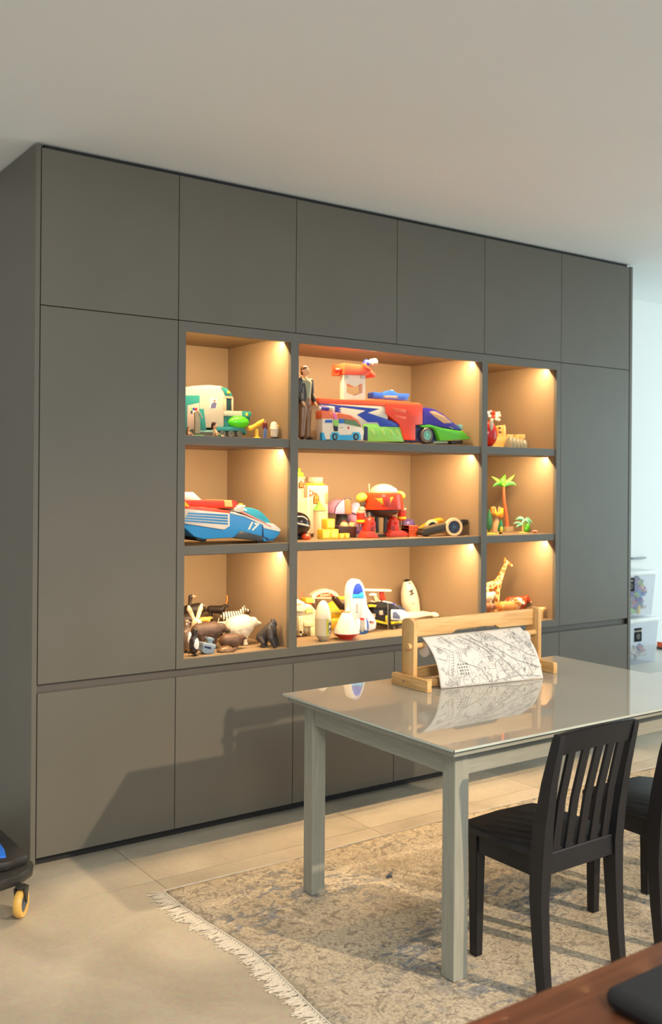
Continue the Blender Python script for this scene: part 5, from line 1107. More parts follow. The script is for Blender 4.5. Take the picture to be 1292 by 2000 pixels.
# turtle
t = thing('toy_turtle', 'flat brown toy turtle lying in front of the brown beaver', 'toy animal', at(440, .080, z3), -.15, 'toy animals'); T_SH = plastic(110,84,60)
MB().lathe([(0,0),(.036,0),(.040,.004),(.037,.010),(.026,.019),(.012,.024),(0,.025)], (0,0,.001), 28, X=Matrix.Diagonal((1.05,.75,1,1))).obj('shell', T_SH, t, local=True)
for i in range(9):
    a = i*2.4; q = .008+.0028*i; MB().sph((q*math.cos(a), .72*q*math.sin(a), .0235-.0019*i*.9), (.0055,.005,.003), 10).obj('shell_bump', plastic(160,124,84), t, local=True)
MB().sph((.045,0,.009), (.011,.008,.007), 12).obj('head', BEAV, t, local=True)
for x, y_ in ((.025,.025),(.025,-.025),(-.025,.024),(-.025,-.024)): MB().sph((x,y_,.0045), (.010,.006,.0042), 8).obj('flipper', BEAV, t, local=True)
# blue-grey block toy
t = thing('toy_block_ship', 'small blue-grey block toy of stacked faceted boxes beside the front penguin', 'toy', at(409, .075, z3), .0); BG = plastic(128,146,160)
c = at(408, .075, z3)
slab([(397,1262),(401,1264),(419,1265),(421,1262),(418,1275),(414,1277.5),(401,1277),(395,1273)], .060, .045, .003).obj('hull', BG, t)
slab([(397,1255),(422,1259),(421,1266),(396.5,1263)], .058, .05, .002).obj('deck', plastic(150,166,176), t)
slab([(405,1244.5),(416,1246),(419,1249.5),(417,1252),(406,1250)], .066, .03, .002).obj('top_box', plastic(140,158,170), t)
slab([(407,1250),(415,1251),(415,1258),(407,1257)], .070, .02, .001).obj('column', BG, t)
slab([(399,1261.5),(412,1264),(412,1268),(399.5,1265)], .0575, .004, .0005).obj('dark_slot', NAV, t)
# gorilla on its knuckles
t = thing('toy_gorilla', 'dark grey toy gorilla on its knuckles near the right wall of the niche', 'toy animal', at(531, .085, z3), -.75, 'toy animals'); g = .130
blob('body', [((-.22*g,0,.34*g),.22*g,(.06*g,0,.58*g),.26*g), ((.06*g,0,.60*g),.24*g,(.12*g,0,.74*g),.17*g), ((.14*g,0,.80*g),.11*g,(.19*g,0,.88*g),.105*g), ('e',(.17*g,0,.95*g),(.09*g,.075*g,.08*g)), ((.24*g,0,.83*g),.055*g,(.29*g,0,.81*g),.045*g)]
     + sum([[((.10*g,s*.20*g,.64*g),.13*g,(.15*g,s*.30*g,.36*g),.11*g), ((.15*g,s*.30*g,.36*g),.105*g,(.26*g,s*.26*g,.10*g),.075*g), ((.26*g,s*.24*g,.07*g),.058*g,(.31*g,s*.24*g,.05*g),.048*g), ((-.22*g,s*.14*g,.30*g),.12*g,(-.12*g,s*.22*g,.18*g),.085*g), ((-.12*g,s*.22*g,.18*g),.075*g,(-.20*g,s*.22*g,.06*g),.055*g), ((-.20*g,s*.22*g,.05*g),.045*g,(-.08*g,s*.22*g,.045*g),.042*g)] for s in (-1, 1)], []), GORF, t, .0017, 3)
MB().sph((.265*g,0,.86*g), (.045*g,.06*g,.065*g), 14).obj('face', plastic(60,56,58), t, local=True)
for s in (-1, 1): MB().sph((.305*g,s*.025*g,.89*g), .010*g, 8).obj('eye', BLK2, t, local=True)

# bottom right niche
t = thing('toy_giraffe', 'tall toy giraffe with orange patches, left side of the bottom right niche', 'toy animal', at(966, .25, z3), -.42, 'toy animals'); g = .345
gp = [((-.16*g,0,.50*g),.075*g,(.02*g,0,.535*g),.088*g), ((.03*g,0,.55*g),.075*g,(.09*g,0,.66*g),.048*g), ((.09*g,0,.66*g),.048*g,(.185*g,0,.90*g),.028*g), ((.185*g,0,.915*g),.034*g,(.235*g,0,.895*g),.026*g), ((.235*g,0,.893*g),.025*g,(.285*g,0,.855*g),.017*g)]
for s in (-1, 1):
    gp += [((.03*g,s*.045*g,.48*g),.038*g,(.035*g,s*.048*g,.26*g),.022*g), ((.035*g,s*.048*g,.26*g),.020*g,(.03*g,s*.048*g,.02*g),.015*g), ((.03*g,s*.048*g,.018*g),.018*g,(.042*g,s*.048*g,.015*g),.015*g),
           ((-.17*g,s*.045*g,.47*g),.045*g,(-.15*g,s*.05*g,.30*g),.028*g), ((-.15*g,s*.05*g,.30*g),.024*g,(-.185*g,s*.05*g,.22*g),.018*g), ((-.185*g,s*.05*g,.22*g),.018*g,(-.175*g,s*.05*g,.018*g),.015*g), ((-.175*g,s*.05*g,.018*g),.018*g,(-.163*g,s*.05*g,.015*g),.015*g),
           ((.175*g,s*.022*g,.935*g),.010*g,(.165*g,s*.058*g,.952*g),.008*g)]
blob('body', gp, GIR, t, .0022, 2)
for s in (-1, 1):
    MB().tube([(.175*g,s*.014*g,.935*g),(.168*g,s*.016*g,.985*g)], [.007*g,.009*g], 8).obj('ossicone', plastic(214,130,60), t, local=True)
    MB().sph((.215*g,s*.028*g,.918*g), .006*g, 8).obj('eye', BLK2, t, local=True)
    MB().tube([(.03*g,s*.048*g,.25*g),(.03*g,s*.048*g,.02*g)], [.0225*g,.0165*g], 10).sph((.036*g,s*.048*g,.016*g), (.026*g,.019*g,.016*g), 10).obj('stocking', plastic(244,206,130), t, local=True)
MB().sph((.285*g,0,.856*g), (.020*g,.018*g,.017*g), 12).obj('muzzle', plastic(246,196,140), t, local=True)
MB().tube([(-.06*g+.012*g*i, 0, .60*g+.0*i) if i < 0 else (.055*g+.0115*g*i, 0, .645*g+.0285*g*i) for i in range(10)], .008*g, 6).obj('mane', plastic(180,90,40), t, local=True)
animal('toy_horse', 'cream toy horse cut off by the left edge of the bottom right niche', at(944, .20, z3), -.35, .115, .155, plastic(242,214,170), br=.22, neck=(.20, 25, .12), head=(.22, .095, -45), leg=.05, ears=(.08,.03))
animal('toy_horse', 'brown toy horse with lowered head under the cream horse at the left edge', at(945, .10, z3), -.30, .100, .110, plastic(176,96,50), br=.22, neck=(.24, 5, .12), head=(.24, .09, -50), leg=.05, ears=(.08,.03), muzzle=plastic(238,206,180))
animal('toy_cow', 'red-brown and white toy cow standing behind the orange lion', at(1008, .225, z3), -.34, .135, .112, COW, br=.25, neck=(.22, 32, .13), head=(.22, .10, -40), leg=.055, tail=(.3,.02), ears=(.11,.035), muzzle=plastic(240,200,180), turn=-18)
# lion
LIO = mat('lion_toy_fur', srgb(224, 138, 62), .6, var=.15, scale=40, bump=.3)
t, n1, hd, up, sd, hr = animal('toy_lion', 'orange toy lion with curly mane crouching in front of the cow', at(990, .085, z3), -.55, .125, .112, LIO, br=.25, neck=(.18, 30, .15), head=(.18, .12, -12), leg=.08, tail=(.3,.03), ears=None, muzzle=plastic(50,30,26))
rr = random.Random(9); b = MB()
for i in range(34):
    a = rr.uniform(0, 6.28); q = rr.uniform(.75, 1.45)*hr; b.sph(n1-hd*rr.uniform(.1, 1.5)*hr+sd*math.cos(a)*q+up*math.sin(a)*q, hr*rr.uniform(.34, .52), 8)
b.obj('mane', mat('lion_mane', srgb(230, 158, 84), .7, var=.2, scale=60), t, local=True)
MB().sph(n1+hd*hr*.5+up*hr*.15, (hr*.72, hr*.68, hr*.72), 14).obj('face', plastic(244,206,150), t, local=True)
animal('toy_pig', 'small pale yellow toy animal with pink ears at the right of the niche', at(1053, .085, z3), -1.0, .058, .064, plastic(238,196,120), br=.24, neck=(.16, 35, .14), head=(.2, .11, -15), leg=.06, tail=(.15,.03), ears=(.11,.04), muzzle=plastic(236,160,120))
tag(setorigin(MB().sph(at(952,.045,z3)+Vector((0,0,.009)), (.020,.012,.009), 14).sph(at(956,.045,z3)+Vector((0,-.002,.013)), .007, 10).obj('toy_chick', plastic(238,128,60)), at(952,.045,z3)), 'little orange lump-shaped toy at the left front corner of the niche', 'toy')

# ------------------------------------------------------------------ wide bottom niche: space and rescue toys
t = thing('toy_lander', 'bulky cream toy space lander with boxes and an antenna, left edge', 'toy spacecraft', at(595, .27, z3)); LC = plastic(214,198,158); y = .24
slab([(573,1190),(585,1182),(606,1180),(617,1190),(619,1205),(617,1231),(600,1236),(573,1232)], y, .13, .010).obj('hull', LC, t)
slab([(573,1178),(583,1170),(600,1180),(606,1186),(592,1196),(573,1194)], y-.015, .10, .006).obj('cabin', plastic(220,206,176), t)
slab([(596,1188),(611,1187),(613,1196),(598,1198)], y-.008, .04, .003).obj('yellow_hatch', plastic(236,224,120), t)
for q in ([(583,1205),(592,1204),(592,1238),(584,1237)], [(594,1214),(612,1214),(612,1224),(594,1224)], [(606,1226),(616,1225),(616,1243),(607,1243)], [(584,1232),(590,1232),(590,1242),(585,1242)]): slab(q, y-.016, .03, .002).obj('leg_block', LC, t)
for v in (1209, 1214, 1219): slab([(586,v),(590,v),(590,v+2.2),(586,v+2.2)], y-.0175, .004, .0003).obj('vent', LGY, t)
MB().tube([P(585,1172,y=y), P(591,1154,y=y)], .0014, 6).obj('antenna', ORR, t); MB().sph(P(584.5,1173,y=y-.01), .005, 10).obj('antenna_foot', BLK2, t)
slab([(573,1181),(584,1177),(590,1179),(574,1185)], y-.018, .004, .0004).obj('orange_line', plastic(236,150,120), t)
t = thing('toy_crane', 'yellow and orange toy block with a dark lifting arm above the cream lander', 'toy', P(604, 1175, y=.42)); t.location.z = z3; WM[t.name] = Matrix.Translation(t.location)
slab([(598,1168),(612,1168.5),(612,1177),(598,1177)], .40, .05, .002).obj('yellow_block', plastic(250,226,80), t)
slab([(600,1177),(611,1177),(611,1180.5),(600,1180.5)], .40, .045, .001).obj('orange_block', ORR, t)
slab([(608,1178),(614,1178),(620,1188),(617,1191)], .395, .012, .001).obj('arm', plastic(84,60,50), t)
c = P(605, 1180, y=.425); MB().box(c.x-.014, c.x+.014, .41, .44, z3, c.z, bev=.002).obj('post', TAN, t)
t = thing('toy_arch_sign', 'white toy arch with a red lettered plate standing at the back', 'toy', at(635, .47, z3)); y = .46
ou = [(609,1240),(609,1163),(613,1159),(622,1153.5),(631,1151),(640,1150.6),(649,1153),(656,1157),(661,1162.5),(661,1240)]
inn = [(656,1240),(656,1168.6),(614.5,1169),(614.5,1240)]
MB().prism(tr(ou+inn, y), y, y+.03, 'y').obj('arch', plastic(226,214,184), t)
slab([(615,1166.5),(622,1161),(631,1158),(640,1157.2),(648,1159.4),(655,1165.4),(655,1166.5)], y-.0008, .002, 0).obj('red_plate', plastic(220,84,54), t)
c = P(635, 1162.6, y=y-.0012); cell_text('SCIENCE', 'lettering', plastic(246,220,196), t, Matrix.Translation(c) @ FRONT, .0165, .0004)
t = thing('toy_submarine', 'round yellow toy submarine with yellow bar in front of the arch', 'toy', at(652, .39, z3)); c = at(651, .38, z3)
MB().sph(c+Vector((0,0,.095)), (.050,.044,.050), 26).obj('globe', plastic(246,206,60,.2), t); MB().lathe([(0,0),(.040,0),(.052,.02),(.052,.05),(.044,.060),(0,.062)], c, 28).obj('base', plastic(240,192,70), t)
MB().torus(c+Vector((0,0,.092)), .049, .004).obj('ring', plastic(250,222,120), t)
slab([(659,1165),(684,1166),(684,1171),(664,1170.5)], .37, .02, .001).obj('yellow_bar', plastic(220,200,60), t)
t = thing('toy_digger_arm', 'black toy lifting arm on a red-rimmed foot beside the yellow submarine', 'toy', at(671, .30, z3))
a, b_, c = P(655, 1168, y=.29), P(668, 1186, y=.29), P(676, 1178, y=.29)
MB().prism(tr([(651,1167),(653,1164),(657,1164),(668,1178),(680,1178),(679,1190),(667,1192),(663,1187),(652,1173)], .285), .285, .305, 'y', bev=.002).obj('arm', plastic(50,34,26), t)
MB().sph(P(655,1167,y=.284), (.0028,.0015,.0028), 8).obj('rivet', LGY, t); MB().sph(P(672,1186,y=.284), (.005,.002,.005), 10).obj('rivet', BLK2, t)
q = P(671, 1193, y=.295); MB().cyl((q.x,.295,z3), (q.x,.295,q.z), .02, .012, 16).obj('stand', plastic(206,80,40), t)
# bottle-shaped rocket
t = thing('toy_rocket', 'white capsule-shaped toy rocket with a yellow stripe and oval badge, at the front', 'toy spacecraft', at(630, .095, z3)); c = at(630, .095, z3); r = .0385
MB().lathe([(0,0),(.017,0),(.018,.006),(.030,.016),(r,.028),(r,.110),(0,.110)], c, 36).obj('body', plastic(204,194,164), t)
MB().lathe([(0,.1102),(r*1.01,.1102),(r*1.0,.130),(.030,.160),(.020,.182),(.010,.192),(0,.195)], c, 36).obj('nose_cone', plastic(222,212,186), t)
MB().lathe([(.0185,.0),(.0195,.004),(.0175,.006)], c, 24).obj('foot_ring', GREY, t)
def wrap(pts, nm, m_, rr_, cc):          # decal following the cylinder: (angle, height)
    b = bmesh.new(); n = len(pts); vo = [b.verts.new((cc.x+rr_*math.cos(a), cc.y+rr_*math.sin(a), cc.z+h_)) for a, h_ in pts]; b.faces.new(vo); k = MB(); k.join(b); return k.obj(nm, m_, t, smooth=0)
an = lambda d: math.radians(d)
# camera looks from lower left: the visible middle of the cylinder is at about -125 degrees
wv = bmesh.new()
for a0, a1 in ((-98, -80),):
    for j in range(6):
        q0, q1 = a0+(a1-a0)*j/6, a0+(a1-a0)*(j+1)/6
        wv.faces.new([wv.verts.new((c.x+(r+.0006)*math.cos(an(q)), c.y+(r+.0006)*math.sin(an(q)), c.z+h_)) for q, h_ in ((q0,.028),(q1,.028),(q1,.108),(q0,.108))])
k = MB(); k.join(wv); k.obj('yellow_stripe', plastic(196,184,50), t)
aa = [(-62+19*math.cos(i*.3927), .068+.033*math.sin(i*.3927)) for i in range(16)]
MB().tube([(c.x+(r+.0006)*math.cos(an(q)), c.y+(r+.0006)*math.sin(an(q)), c.z+h_) for q, h_ in aa], .0015, 6, True).obj('oval_badge', plastic(30,50,90), t)
for pts in ([(-74,.078),(-66,.090),(-58,.078),(-52,.090)], [(-74,.052),(-66,.066),(-58,.052),(-52,.062)]):
    MB().tube([(c.x+(r+.0008)*math.cos(an(q)), c.y+(r+.0008)*math.sin(an(q)), c.z+h_) for q, h_ in pts], .0016, 6).obj('badge_letter', plastic(30,50,90), t)
# capsule
t = thing('toy_capsule', 'white cone-shaped toy space capsule with a red underside', 'toy spacecraft', at(676, .080, z3)); c = at(676, .080, z3)
MB().lathe([(.062,.027),(.066,.030),(.0655,.034),(.0225,.128),(.020,.130),(0,.130)], c, 44).obj('cone', plastic(226,216,198,.25), t)
MB().lathe([(0,0),(.030,0),(.034,.006),(.058,.020),(.066,.029),(.062,.030),(0,.030)], c, 44).obj('heat_shield', plastic(222,62,50), t)
MB().lathe([(.012,.130),(.021,.130),(.021,.133),(.012,.133),(.012,.130)], c, 30).obj('rim', plastic(232,130,70), t); MB().lathe([(0,.1302),(.0125,.1302),(.0125,.1315),(0,.1315)], c, 24).obj('hatch', CRM, t)
# shuttle standing on its tail
t = thing('toy_shuttle', 'white toy space shuttle standing on its tail with a blue open cockpit', 'toy spacecraft', at(705, .19, z3)); y = .158
slab([(685,1233),(684,1160),(686,1146),(690,1137),(695,1132.5),(698.5,1131.5),(703,1133),(708,1139),(712,1149),(714,1163),(716,1168),(716,1225),(706,1236)], y, .055, .012).obj('fuselage', plastic(226,222,218,.25), t)
slab([(688,1167),(689,1154),(692,1144),(696,1139.4),(702,1138.6),(706,1144),(710,1158),(711,1168)], y-.001, .02, .0015).obj('cockpit', plastic(34,62,170), t)
slab([(688,1160.5),(699,1161),(708,1156),(711,1168),(688,1168)], y-.002, .01, .001).obj('pilot_seat', plastic(50,160,220), t)
slab([(690,1138),(695,1132.5),(698.5,1131.3),(703,1133)], y-.0005, .05, .001).obj('nose_cap', plastic(150,150,190), t)
MB().cyl(P(708,1172,y=y+.004), P(709,1208,y=y+.004), .015, n=20).obj('cargo_bay', plastic(226,220,226), t)
slab([(703,1207),(711,1207),(711,1211),(703,1211)], y-.016, .006, .0005).obj('red_bar', RED, t)
slab([(704,1212),(711,1212),(710,1234),(705,1234)], y-.012, .02, .001).obj('tail_grey', LGY, t)
for q in ([(700,1209),(704,1209),(703.5,1232),(698,1232)], [(712,1209),(716.5,1210),(720,1230),(713,1232)]): slab(q, y-.016, .03, .004).obj('engine_pod', plastic(240,238,240), t)
slab([(716,1208),(719,1214),(720,1229),(717,1230)], y-.018, .02, .001).obj('blue_fin', plastic(40,90,190), t)
slab([(701,1232),(719,1231),(719,1236),(712,1240),(702,1240)], y-.008, .04, .003).obj('engine_base', plastic(24,84,150), t)
for sg, q in ((0, [(684,1168),(680,1186),(675,1196),(675,1201),(686,1202)]), (1, [(714,1170),(719,1188),(731,1206),(735,1217),(733,1228),(722,1232),(717,1230)])):
    slab(q, y+.012, .012, .002).obj('wing', plastic(240,230,226), t)
slab([(722,1213.5),(730,1213),(730,1217.5),(722,1217.5)], y+.0105, .003, .0003).obj('flag', plastic(236,130,110), t); slab([(721.5,1213),(725,1213),(725,1215.4),(721.5,1215.4)], y+.0098, .001, 0).obj('flag_corner', NAV, t)
c = P(696.5, 1188, y=y-.0008); cell_text('SPACE', 'lettering', GREY, t, Matrix.Translation(c) @ Matrix.Rotation(math.radians(90), 4, 'Y') @ FRONT, .017, .0004)
c = P(691.5, 1215, y=y-.0008); cell_text('USA', 'lettering', plastic(40,60,130), t, Matrix.Translation(c) @ Matrix.Rotation(math.radians(80), 4, 'Y') @ FRONT, .0095, .0004)
# helicopter
t = thing('toy_helicopter', 'black and yellow toy rescue helicopter with white door frames and skids', 'toy helicopter', at(765, .22, z3)); y = .195
slab([(727,1195),(731,1180),(740,1176.5),(752,1176),(770,1180),(780,1187),(780,1216),(790,1218),(784,1224),(760,1226),(735,1219),(728,1210)], y, .075, .012).obj('fuselage', plastic(34,28,24,.2), t)
slab([(720,1188),(732,1181),(757,1184),(775,1187),(765,1190),(733,1189)], y-.006, .085, .003).obj('roof_shell', plastic(44,36,28,.15), t)
slab([(720,1180.4),(735,1181.6),(733,1186),(728,1185),(720,1186)], y-.010, .006, .0008).obj('yellow_emblem', YEL, t)
for q in ([(740,1193),(747,1192),(748,1201),(741,1201)], [(726,1198),(733,1199),(733,1206),(727,1205)]): slab(q, y-.0022, .004, .0005).obj('window', plastic(186,160,130,.1), t)
slab([(764,1190),(790,1192),(800,1201),(800,1214),(764,1211.5)], y-.006, .08, .006).obj('cockpit_frame', plastic(244,236,226), t)
slab([(767,1196),(773,1194),(781,1203),(781,1208.5),(767,1207)], y-.0085, .006, .001).obj('cockpit_window', plastic(92,100,130,.1), t)
for q in ([(728,1210),(735,1211),(755,1216),(754,1212),(757,1213),(757,1220),(737,1216),(729,1212)], [(763,1214),(786,1214),(785,1217),(764,1219.5)], [(753,1203),(756,1202),(756,1214),(753,1214)]): slab(q, y-.0045, .004, .0005).obj('yellow_stripe', YEL, t)
c = P(774, 1216.8, y=y-.0052); cell_text('RESCUE', 'lettering', BLK2, t, Matrix.Translation(c) @ FRONT, .008, .0003)
for yy in (y-.004, y+.075):
    MB().tube([P(733,1230,y=yy), P(738,1231.6,y=yy), P(770,1232.8,y=yy), P(777,1229,y=yy)], .0026, 8).obj('skid', plastic(140,118,96), t)
    for u in (757, 768): MB().tube([P(u,1222,y=yy+.004), P(u+1,1232.5,y=yy)], .0022, 8).obj('strut', plastic(130,110,90), t)
MB().tube([P(757,1177,y=y-.008), P(757,1200,y=y-.010), P(757,1222,y=y-.008)], .002, 8).obj('winch_cable', GREY, t)
MB().tube([P(745,1170.5,y=y+.03), P(744,1177,y=y+.03)], .003, 8).sph(P(744.5,1171,y=y+.03), .0048, 10).obj('rotor_post', BLK2, t)
MB().prism([(P(730,1174,y=y).x, P(745,1173,y=y).z), (P(776,1184,y=y).x, P(776,1183,y=y).z), (P(776,1184,y=y).x, P(776,1183,y=y).z-.004), (P(730,1174,y=y).x, P(745,1173,y=y).z-.004)], y+.034, y+.042, 'y', bev=.001).obj('rotor_blade', LGY, t)
MB().sph(P(775,1224,y=y+.01), .008, 12).obj('search_lamp', BLK2, t)
# leaning rocket "M", small plane with lights
t = thing('toy_tall_rocket', 'tall white toy rocket with a black tip and letter M near the back corner', 'toy spacecraft', at(800, .50, z3)); a = at(806, .50, z3); b_ = P(795, 1131, y=.50); L_ = (b_-a).length
MB().lathe([(0,0),(.046,0),(.050,.01),(.052,L_*.45),(.046,L_*.68),(.034,L_*.84),(.021,L_*.955)], a, 32, b_-a).obj('body', plastic(246,230,202), t)
MB().lathe([(.0215,L_*.955),(.013,L_*.985),(0,L_)], a, 24, b_-a).obj('tip', plastic(40,28,24), t)
X0 = Matrix.Rotation(math.radians(4), 4, 'Y') @ Matrix.Rotation(math.radians(-28), 4, 'Z')
for txt, u, v, sz in (('M', 803.5, 1157, .040), ('A', 800, 1138.5, .016), ('O', 808, 1178, .022)):
    q = P(u, v, y=.50-.048); cell_text(txt, 'lettering', plastic(70,60,56) if txt != 'O' else plastic(180,150,126), t, Matrix.Translation(q) @ Matrix.Rotation(math.radians(70), 4, 'Y') @ FRONT, sz, .003)
t = thing('toy_plane', 'white toy rescue plane with red tail fin, dark windscreen and flashing light bar', 'toy plane', at(795, .34, z3)); y = .31
slab([(762,1175),(770,1172),(785,1173),(796,1178),(812,1186),(817,1192),(818,1206),(812,1215),(790,1218),(770,1210)], y, .085, .012).obj('fuselage', plastic(248,242,226), t)
slab([(791,1180),(803,1180),(812,1186),(816,1194),(798,1193.5),(787,1190)], y-.0025, .08, .001).obj('windscreen', plastic(74,80,104,.1), t)
slab([(778,1177.5),(787,1176),(787,1182),(780,1180.5)], y-.004, .05, .001).obj('red_lamp', RED, t); slab([(786.5,1176),(795,1177),(794.5,1182),(787,1182)], y-.004, .05, .001).obj('blue_lamp', plastic(56,70,220), t)
slab([(766,1154.5),(773,1155),(777,1170),(767,1171)], y+.035, .010, .002).obj('tail_fin', plastic(218,48,26), t)
slab([(735,1149),(788,1150),(788,1154),(736,1152.4)], y+.02, .04, .001).obj('tail_wing', plastic(246,228,200), t)
slab([(817,1196),(862,1193.4),(864,1200),(818,1207.6)], y+.01, .06, .002).obj('wing', plastic(248,240,214), t)
MB().sph(P(869,1199,y=y+.035), (.022,.034,.016), 20).obj('wing_tip', plastic(248,238,212), t)
slab([(754,1163),(760,1163),(765,1175),(758,1176)], y-.004, .02, .001).obj('mast', plastic(196,170,140), t); MB().sph(P(752,1160,y=y+.01), (.021,.021,.0085), 18).obj('radar_dish', plastic(248,240,220), t)
for u in (775, 805): wheel(t, P(u, 1217, y=y+.004), .012, .010, BLK2, LGY, 0)
c = at(780, .35, z3); MB().box(c.x-.03, c.x+.06, .33, .37, z3, z3+.05, bev=.003).obj('belly_support', plastic(214,200,180), t)

# ------------------------------------------------------------------ right of the cupboards: bench, boxes
BZ = .36
MB_ = MB().box(3.70, 6.3, .02, .694, .06, BZ, bev=.003)
t = thing('low_bench', 'low white bench along the wall beyond the cupboards', 'bench', (5, .35, 0)); MB_.obj('bench_body', mat('bench_white', (.62,.60,.56), .4), t); MB().box(3.72, 6.28, .06, .69, 0, .06).obj('bench_plinth', DGR, t)
CLR = bpy.data.materials.new('milky_clear_plastic'); CLR.use_nodes = True; N = CLR.node_tree.nodes; L = CLR.node_tree.links; pb = N['Principled BSDF']
pb.inputs['Base Color'].default_value = (.80, .83, .88, 1); pb.inputs['Roughness'].default_value = .25
tp_ = N.new('ShaderNodeBsdfTransparent'); tp_.inputs[0].default_value = (.95, .96, .98, 1); mx = N.new('ShaderNodeMixShader'); nz = N.new('ShaderNodeTexNoise'); nz.inputs['Scale'].default_value = 3; mr = N.new('ShaderNodeMapRange'); mr.inputs['To Min'].default_value = .10; mr.inputs['To Max'].default_value = .22
L.new(nz.outputs['Fac'], mr.inputs[0]); L.new(mr.outputs[0], mx.inputs[0]); L.new(tp_.outputs[0], mx.inputs[1]); L.new(pb.outputs[0], mx.inputs[2]); L.new(mx.outputs[0], N['Material Output'].inputs[0])
LAB = mat('black_label', (.008, .009, .014), .8, spec=.2); LID = mat('white_lid_plastic', (.78, .80, .80), .35)
def storage(label, x0, x1, y0, y1, z0, hgt, txt, lx, lz, fill):
    t = thing('storage_box', label, 'storage box', ((x0+x1)/2, (y0+y1)/2, z0), group='storage boxes by the wall'); w = .002; k = .018
    b = MB(); ou0 = [(x0+k,y0+k),(x1-k,y0+k),(x1-k,y1-k),(x0+k,y1-k)]; ou1 = [(x0,y0),(x1,y0),(x1,y1),(x0,y1)]
    vs = [(*p, z0) for p in ou0]+[(*p, z0+hgt-.03) for p in ou1]
    b.add(vs, [(0,3,2,1),(0,1,5,4),(1,2,6,5),(2,3,7,6),(3,0,4,7)]); bo = b.obj('tub', CLR, t, smooth=0); sd = bo.modifiers.new('t', 'SOLIDIFY'); sd.thickness = w
    MB().box(x0-.006, x1+.006, y0-.006, y1+.006, z0+hgt-.030, z0+hgt-.003, bev=.004).obj('lid', LID, t)
    lb = MB().box(lx-.037, lx+.037, y0+.0, y0+.003, lz-.044, lz+.044, bev=.001, X=None); lbo = lb.obj('label', LAB, t)
    for v in lbo.data.vertices: v.co.y += (z0+hgt-.03-v.co.z-WM[t.name].translation.z)*.0
    cell_text(txt, 'lettering', WHT, lbo, Matrix.Translation(Vector((lx, y0-.0006, lz+.024))) @ FRONT, .0165, .0004)
    MB().torus((lx, y0-.0008, lz-.010), .016, .0011, (0,1,0), 24, 6).obj('ring_mark', LGY, lbo); MB().torus((lx, y0-.0008, lz-.010), .008, .0009, (0,1,0), 16, 6).obj('ring_mark', LGY, lbo)
    rr = random.Random(len(label)); cols = [WHT, LGY, WHT, SKY, WHT, LGY, GREY, WHT, PINK, LGY] if fill < 50 else [BLU, RED, LGR, SKY, PINK, YEL, WHT, PURP, TEAL, plastic(150,120,160)]
    for i in range(fill):
        s = rr.uniform(.014, .034); cx, cy_, cz = rr.uniform(x0+.055, x1-.042), rr.uniform(y0+.050, y0+.10), z0+.035+rr.uniform(0, (hgt-.11) if fill > 50 else .06)
        X = Matrix.Translation((cx, cy_, cz)) @ Euler((rr.random(), rr.random(), rr.random())).to_matrix().to_4x4()
        MB().box(-s, s, -s*.5, s*.5, -s*.4, s*.4, bev=.001, X=X, seg=1).obj('toy_brick', cols[i % 10 if i % 3 else 0], t)
    return t
bx = P(1283, 1200, y=.26).x
storage('clear box full of colourful toy pieces, upper of the two stacked boxes', bx-.36, bx-.02, .26, .66, BZ+.3085, .30, 'LEGO', P(1231.5, 1142, y=.26).x, P(1231.5, 1142, y=.26).z, 170)
storage('milky clear box with a black label, lower of the two stacked boxes', bx-.36, bx, .25, .67, BZ+.001, .30, 'PLAYMOBIL', P(1245.5, 1240, y=.25).x, P(1245.5, 1240, y=.25).z, 26)
t = thing('toy_car', 'orange and black toy on the bench at the right edge of the photo', 'toy', P(1290, 1268, z=BZ+.001)); q = P(1291, 1268, z=BZ+.001); y = q.y
t.location = (q.x, q.y, BZ); WM[t.name] = Matrix.Translation(t.location)
MB().box(q.x-.02, q.x+.16, y-.03, y+.03, BZ+.0005, BZ+.018, bev=.004).obj('base', DGR, t); MB().prism([(q.x-.018, BZ+.018),(q.x-.018, BZ+.055),(q.x-.005, BZ+.048),(q.x+.008, BZ+.018)], y-.025, y+.025, 'y', bev=.002).obj('fin', ORR, t)
sx0, sx1 = P(1235, 1091, y=.69), P(1262, 1094, y=.69)
tag(setorigin(MB().box(sx0.x, sx1.x, .690, .7095, sx0.z-.006, sx0.z+.006, bev=.001).obj('wall_shelf', mat('grey_metal_strip', (.25,.28,.30), .4)), ((sx0.x+sx1.x)/2, .70, sx0.z)), 'short thin grey strip on the white wall above the storage boxes', 'strip')

# ------------------------------------------------------------------ ride-on toy in the bottom left corner
BK = mat('scuffed_black_plastic', (.02, .019, .018), .35, var=.3, scale=14, bump=.15)
t = thing('ride_on_toy', 'black plastic ride-on toy with blue seat panel and yellow caster wheel', 'ride-on toy', (-.30, -.30, 0))
w0 = Vector((-.150, -.360, 0))
R_ = .049
def q3(u, v, z): p = P(u, v, z=z); return (p.x, p.y)
pts = [q3(-60,1690,.135), q3(0,1640,.135), q3(30,1664,.135), q3(52,1680,.135), q3(65,1690,.13), q3(64,1702,.125), q3(40,1716,.13), q3(0,1730,.13), q3(-60,1745,.13)]
MB().prism(pts, .106, .146, 'z', bev=.010).obj('deck', BK, t)
MB().prism([q3(-60,1585,.165), q3(-6,1618,.165), q3(30,1650,.165), q3(56,1676,.165), q3(20,1690,.165), q3(-60,1704,.165)], .145, .180, 'z', bev=.012).obj('raised_body', BK, t)
MB().prism([q3(-60,1655,.168), q3(-2,1652,.168), q3(9,1668,.168), q3(12,1682,.168), q3(-60,1690,.168)], .176, .186, 'z', bev=.004).obj('blue_panel', plastic(40,110,220,.3), t)
a = P(41, 1790, z=.002); ax = Vector((.78, -.62, .0)).normalized(); c = Vector((a.x, a.y, R_+.0005))
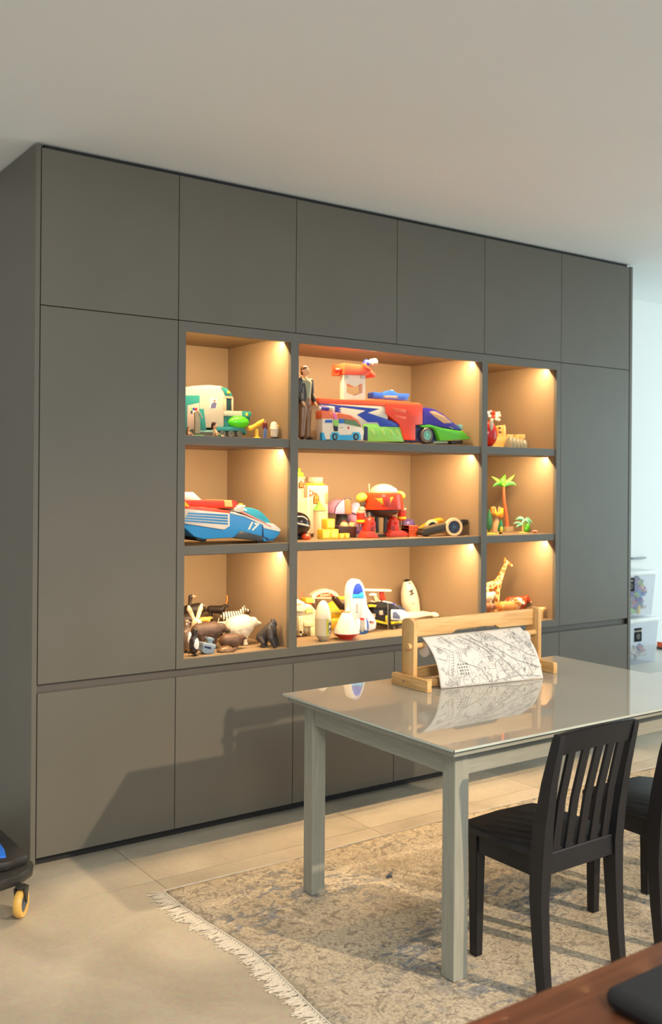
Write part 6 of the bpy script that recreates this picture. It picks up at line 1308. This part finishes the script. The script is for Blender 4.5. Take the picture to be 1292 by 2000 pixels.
MB().lathe([(R_*.62,-.013),(R_*.92,-.013),(R_,-.006),(R_,.006),(R_*.92,.013),(R_*.62,.013),(R_*.62,-.013)], c, 32, ax).obj('wheel', plastic(220,176,90), t)
MB().lathe([(0,-.009),(R_*.62,-.009),(R_*.62,.009),(0,.011)], c, 24, ax).obj('hub', plastic(60,80,104), t)
for s in (-1, 1):
    k = c+ax*s*.018; MB().prism([(0,0),(.008,0),(.014,.03),(.022,.056),(-.022,.056),(-.010,.02)], -.0025, .0025, 'y', X=Matrix.Translation(k-Vector((0,0,0))) @ Matrix.Rotation(math.atan2(ax.y, ax.x)+math.pi/2, 4, 'Z'), bev=.001).obj('fork', BK, t)
MB().cyl(c+ax*-.022, c+ax*.022, .004, n=10).obj('axle', ALU, t); MB().cyl(c+Vector((0,0,R_+.004)), (c.x, c.y, .110), .020, n=20).obj('swivel', BK, t)
for (px, py) in ((-.42, -.62), (-.55, -.25)):
    MB().lathe([(0,-.012),(R_,-.012),(R_,.012),(0,.012)], (px, py, R_+.0005), 24, ax).obj('wheel', plastic(220,176,90), t); MB().cyl((px, py, R_*1.9), (px, py, .11), .016, n=14).obj('swivel', BK, t)
# ------------------------------------------------------------------ let every toy stand exactly on its shelf, inside its niche
bpy.context.view_layer.update()
def tree(o): return [o]+[q for c in o.children for q in tree(c)]
ROWZ = [(S1T, ZC), (S2T, S1B), (FZ0, S2B)]
for o in list(C.objects):
    if o.parent or o.name.split('.')[0] in ('toy_part', 'toy_car') or not (o.name.startswith('toy_') or o.name.startswith('action')): continue
    ms = [q for q in tree(o) if q.type == 'MESH']; pts = [q.matrix_world @ v.co for q in ms for v in q.data.vertices]
    zs = [p.z for p in pts]; xs_ = [p.x for p in pts]; cz = (min(zs)+max(zs))/2; cx = (min(xs_)+max(xs_))/2
    row = min(ROWZ, key=lambda r: abs((r[0]+r[1])/2-cz)); cell = min(CELLS, key=lambda c: max(c[0]-cx, 0, cx-c[1]))
    zf = row[0]+.0004; onstack = 'on top of' in o['label']
    dx = min(0, cell[1]-.002-max(xs_)) or max(0, cell[0]+.002-min(xs_))
    if o.name.startswith('toy_racing_car'): dx = 0
    dz = (zf-min(zs)) if (min(zs) > zf and not onstack) else 0
    for q in ms:
        M_ = q.matrix_world; Mi = M_.inverted()
        for v in q.data.vertices:
            p = M_ @ v.co
            if p.z < zf: p.z = zf; v.co = Mi @ p
            if p.x < cell[0]+.0005: p.x = cell[0]+.0005; v.co = Mi @ p
    o.location.x += dx; o.location.z += dz
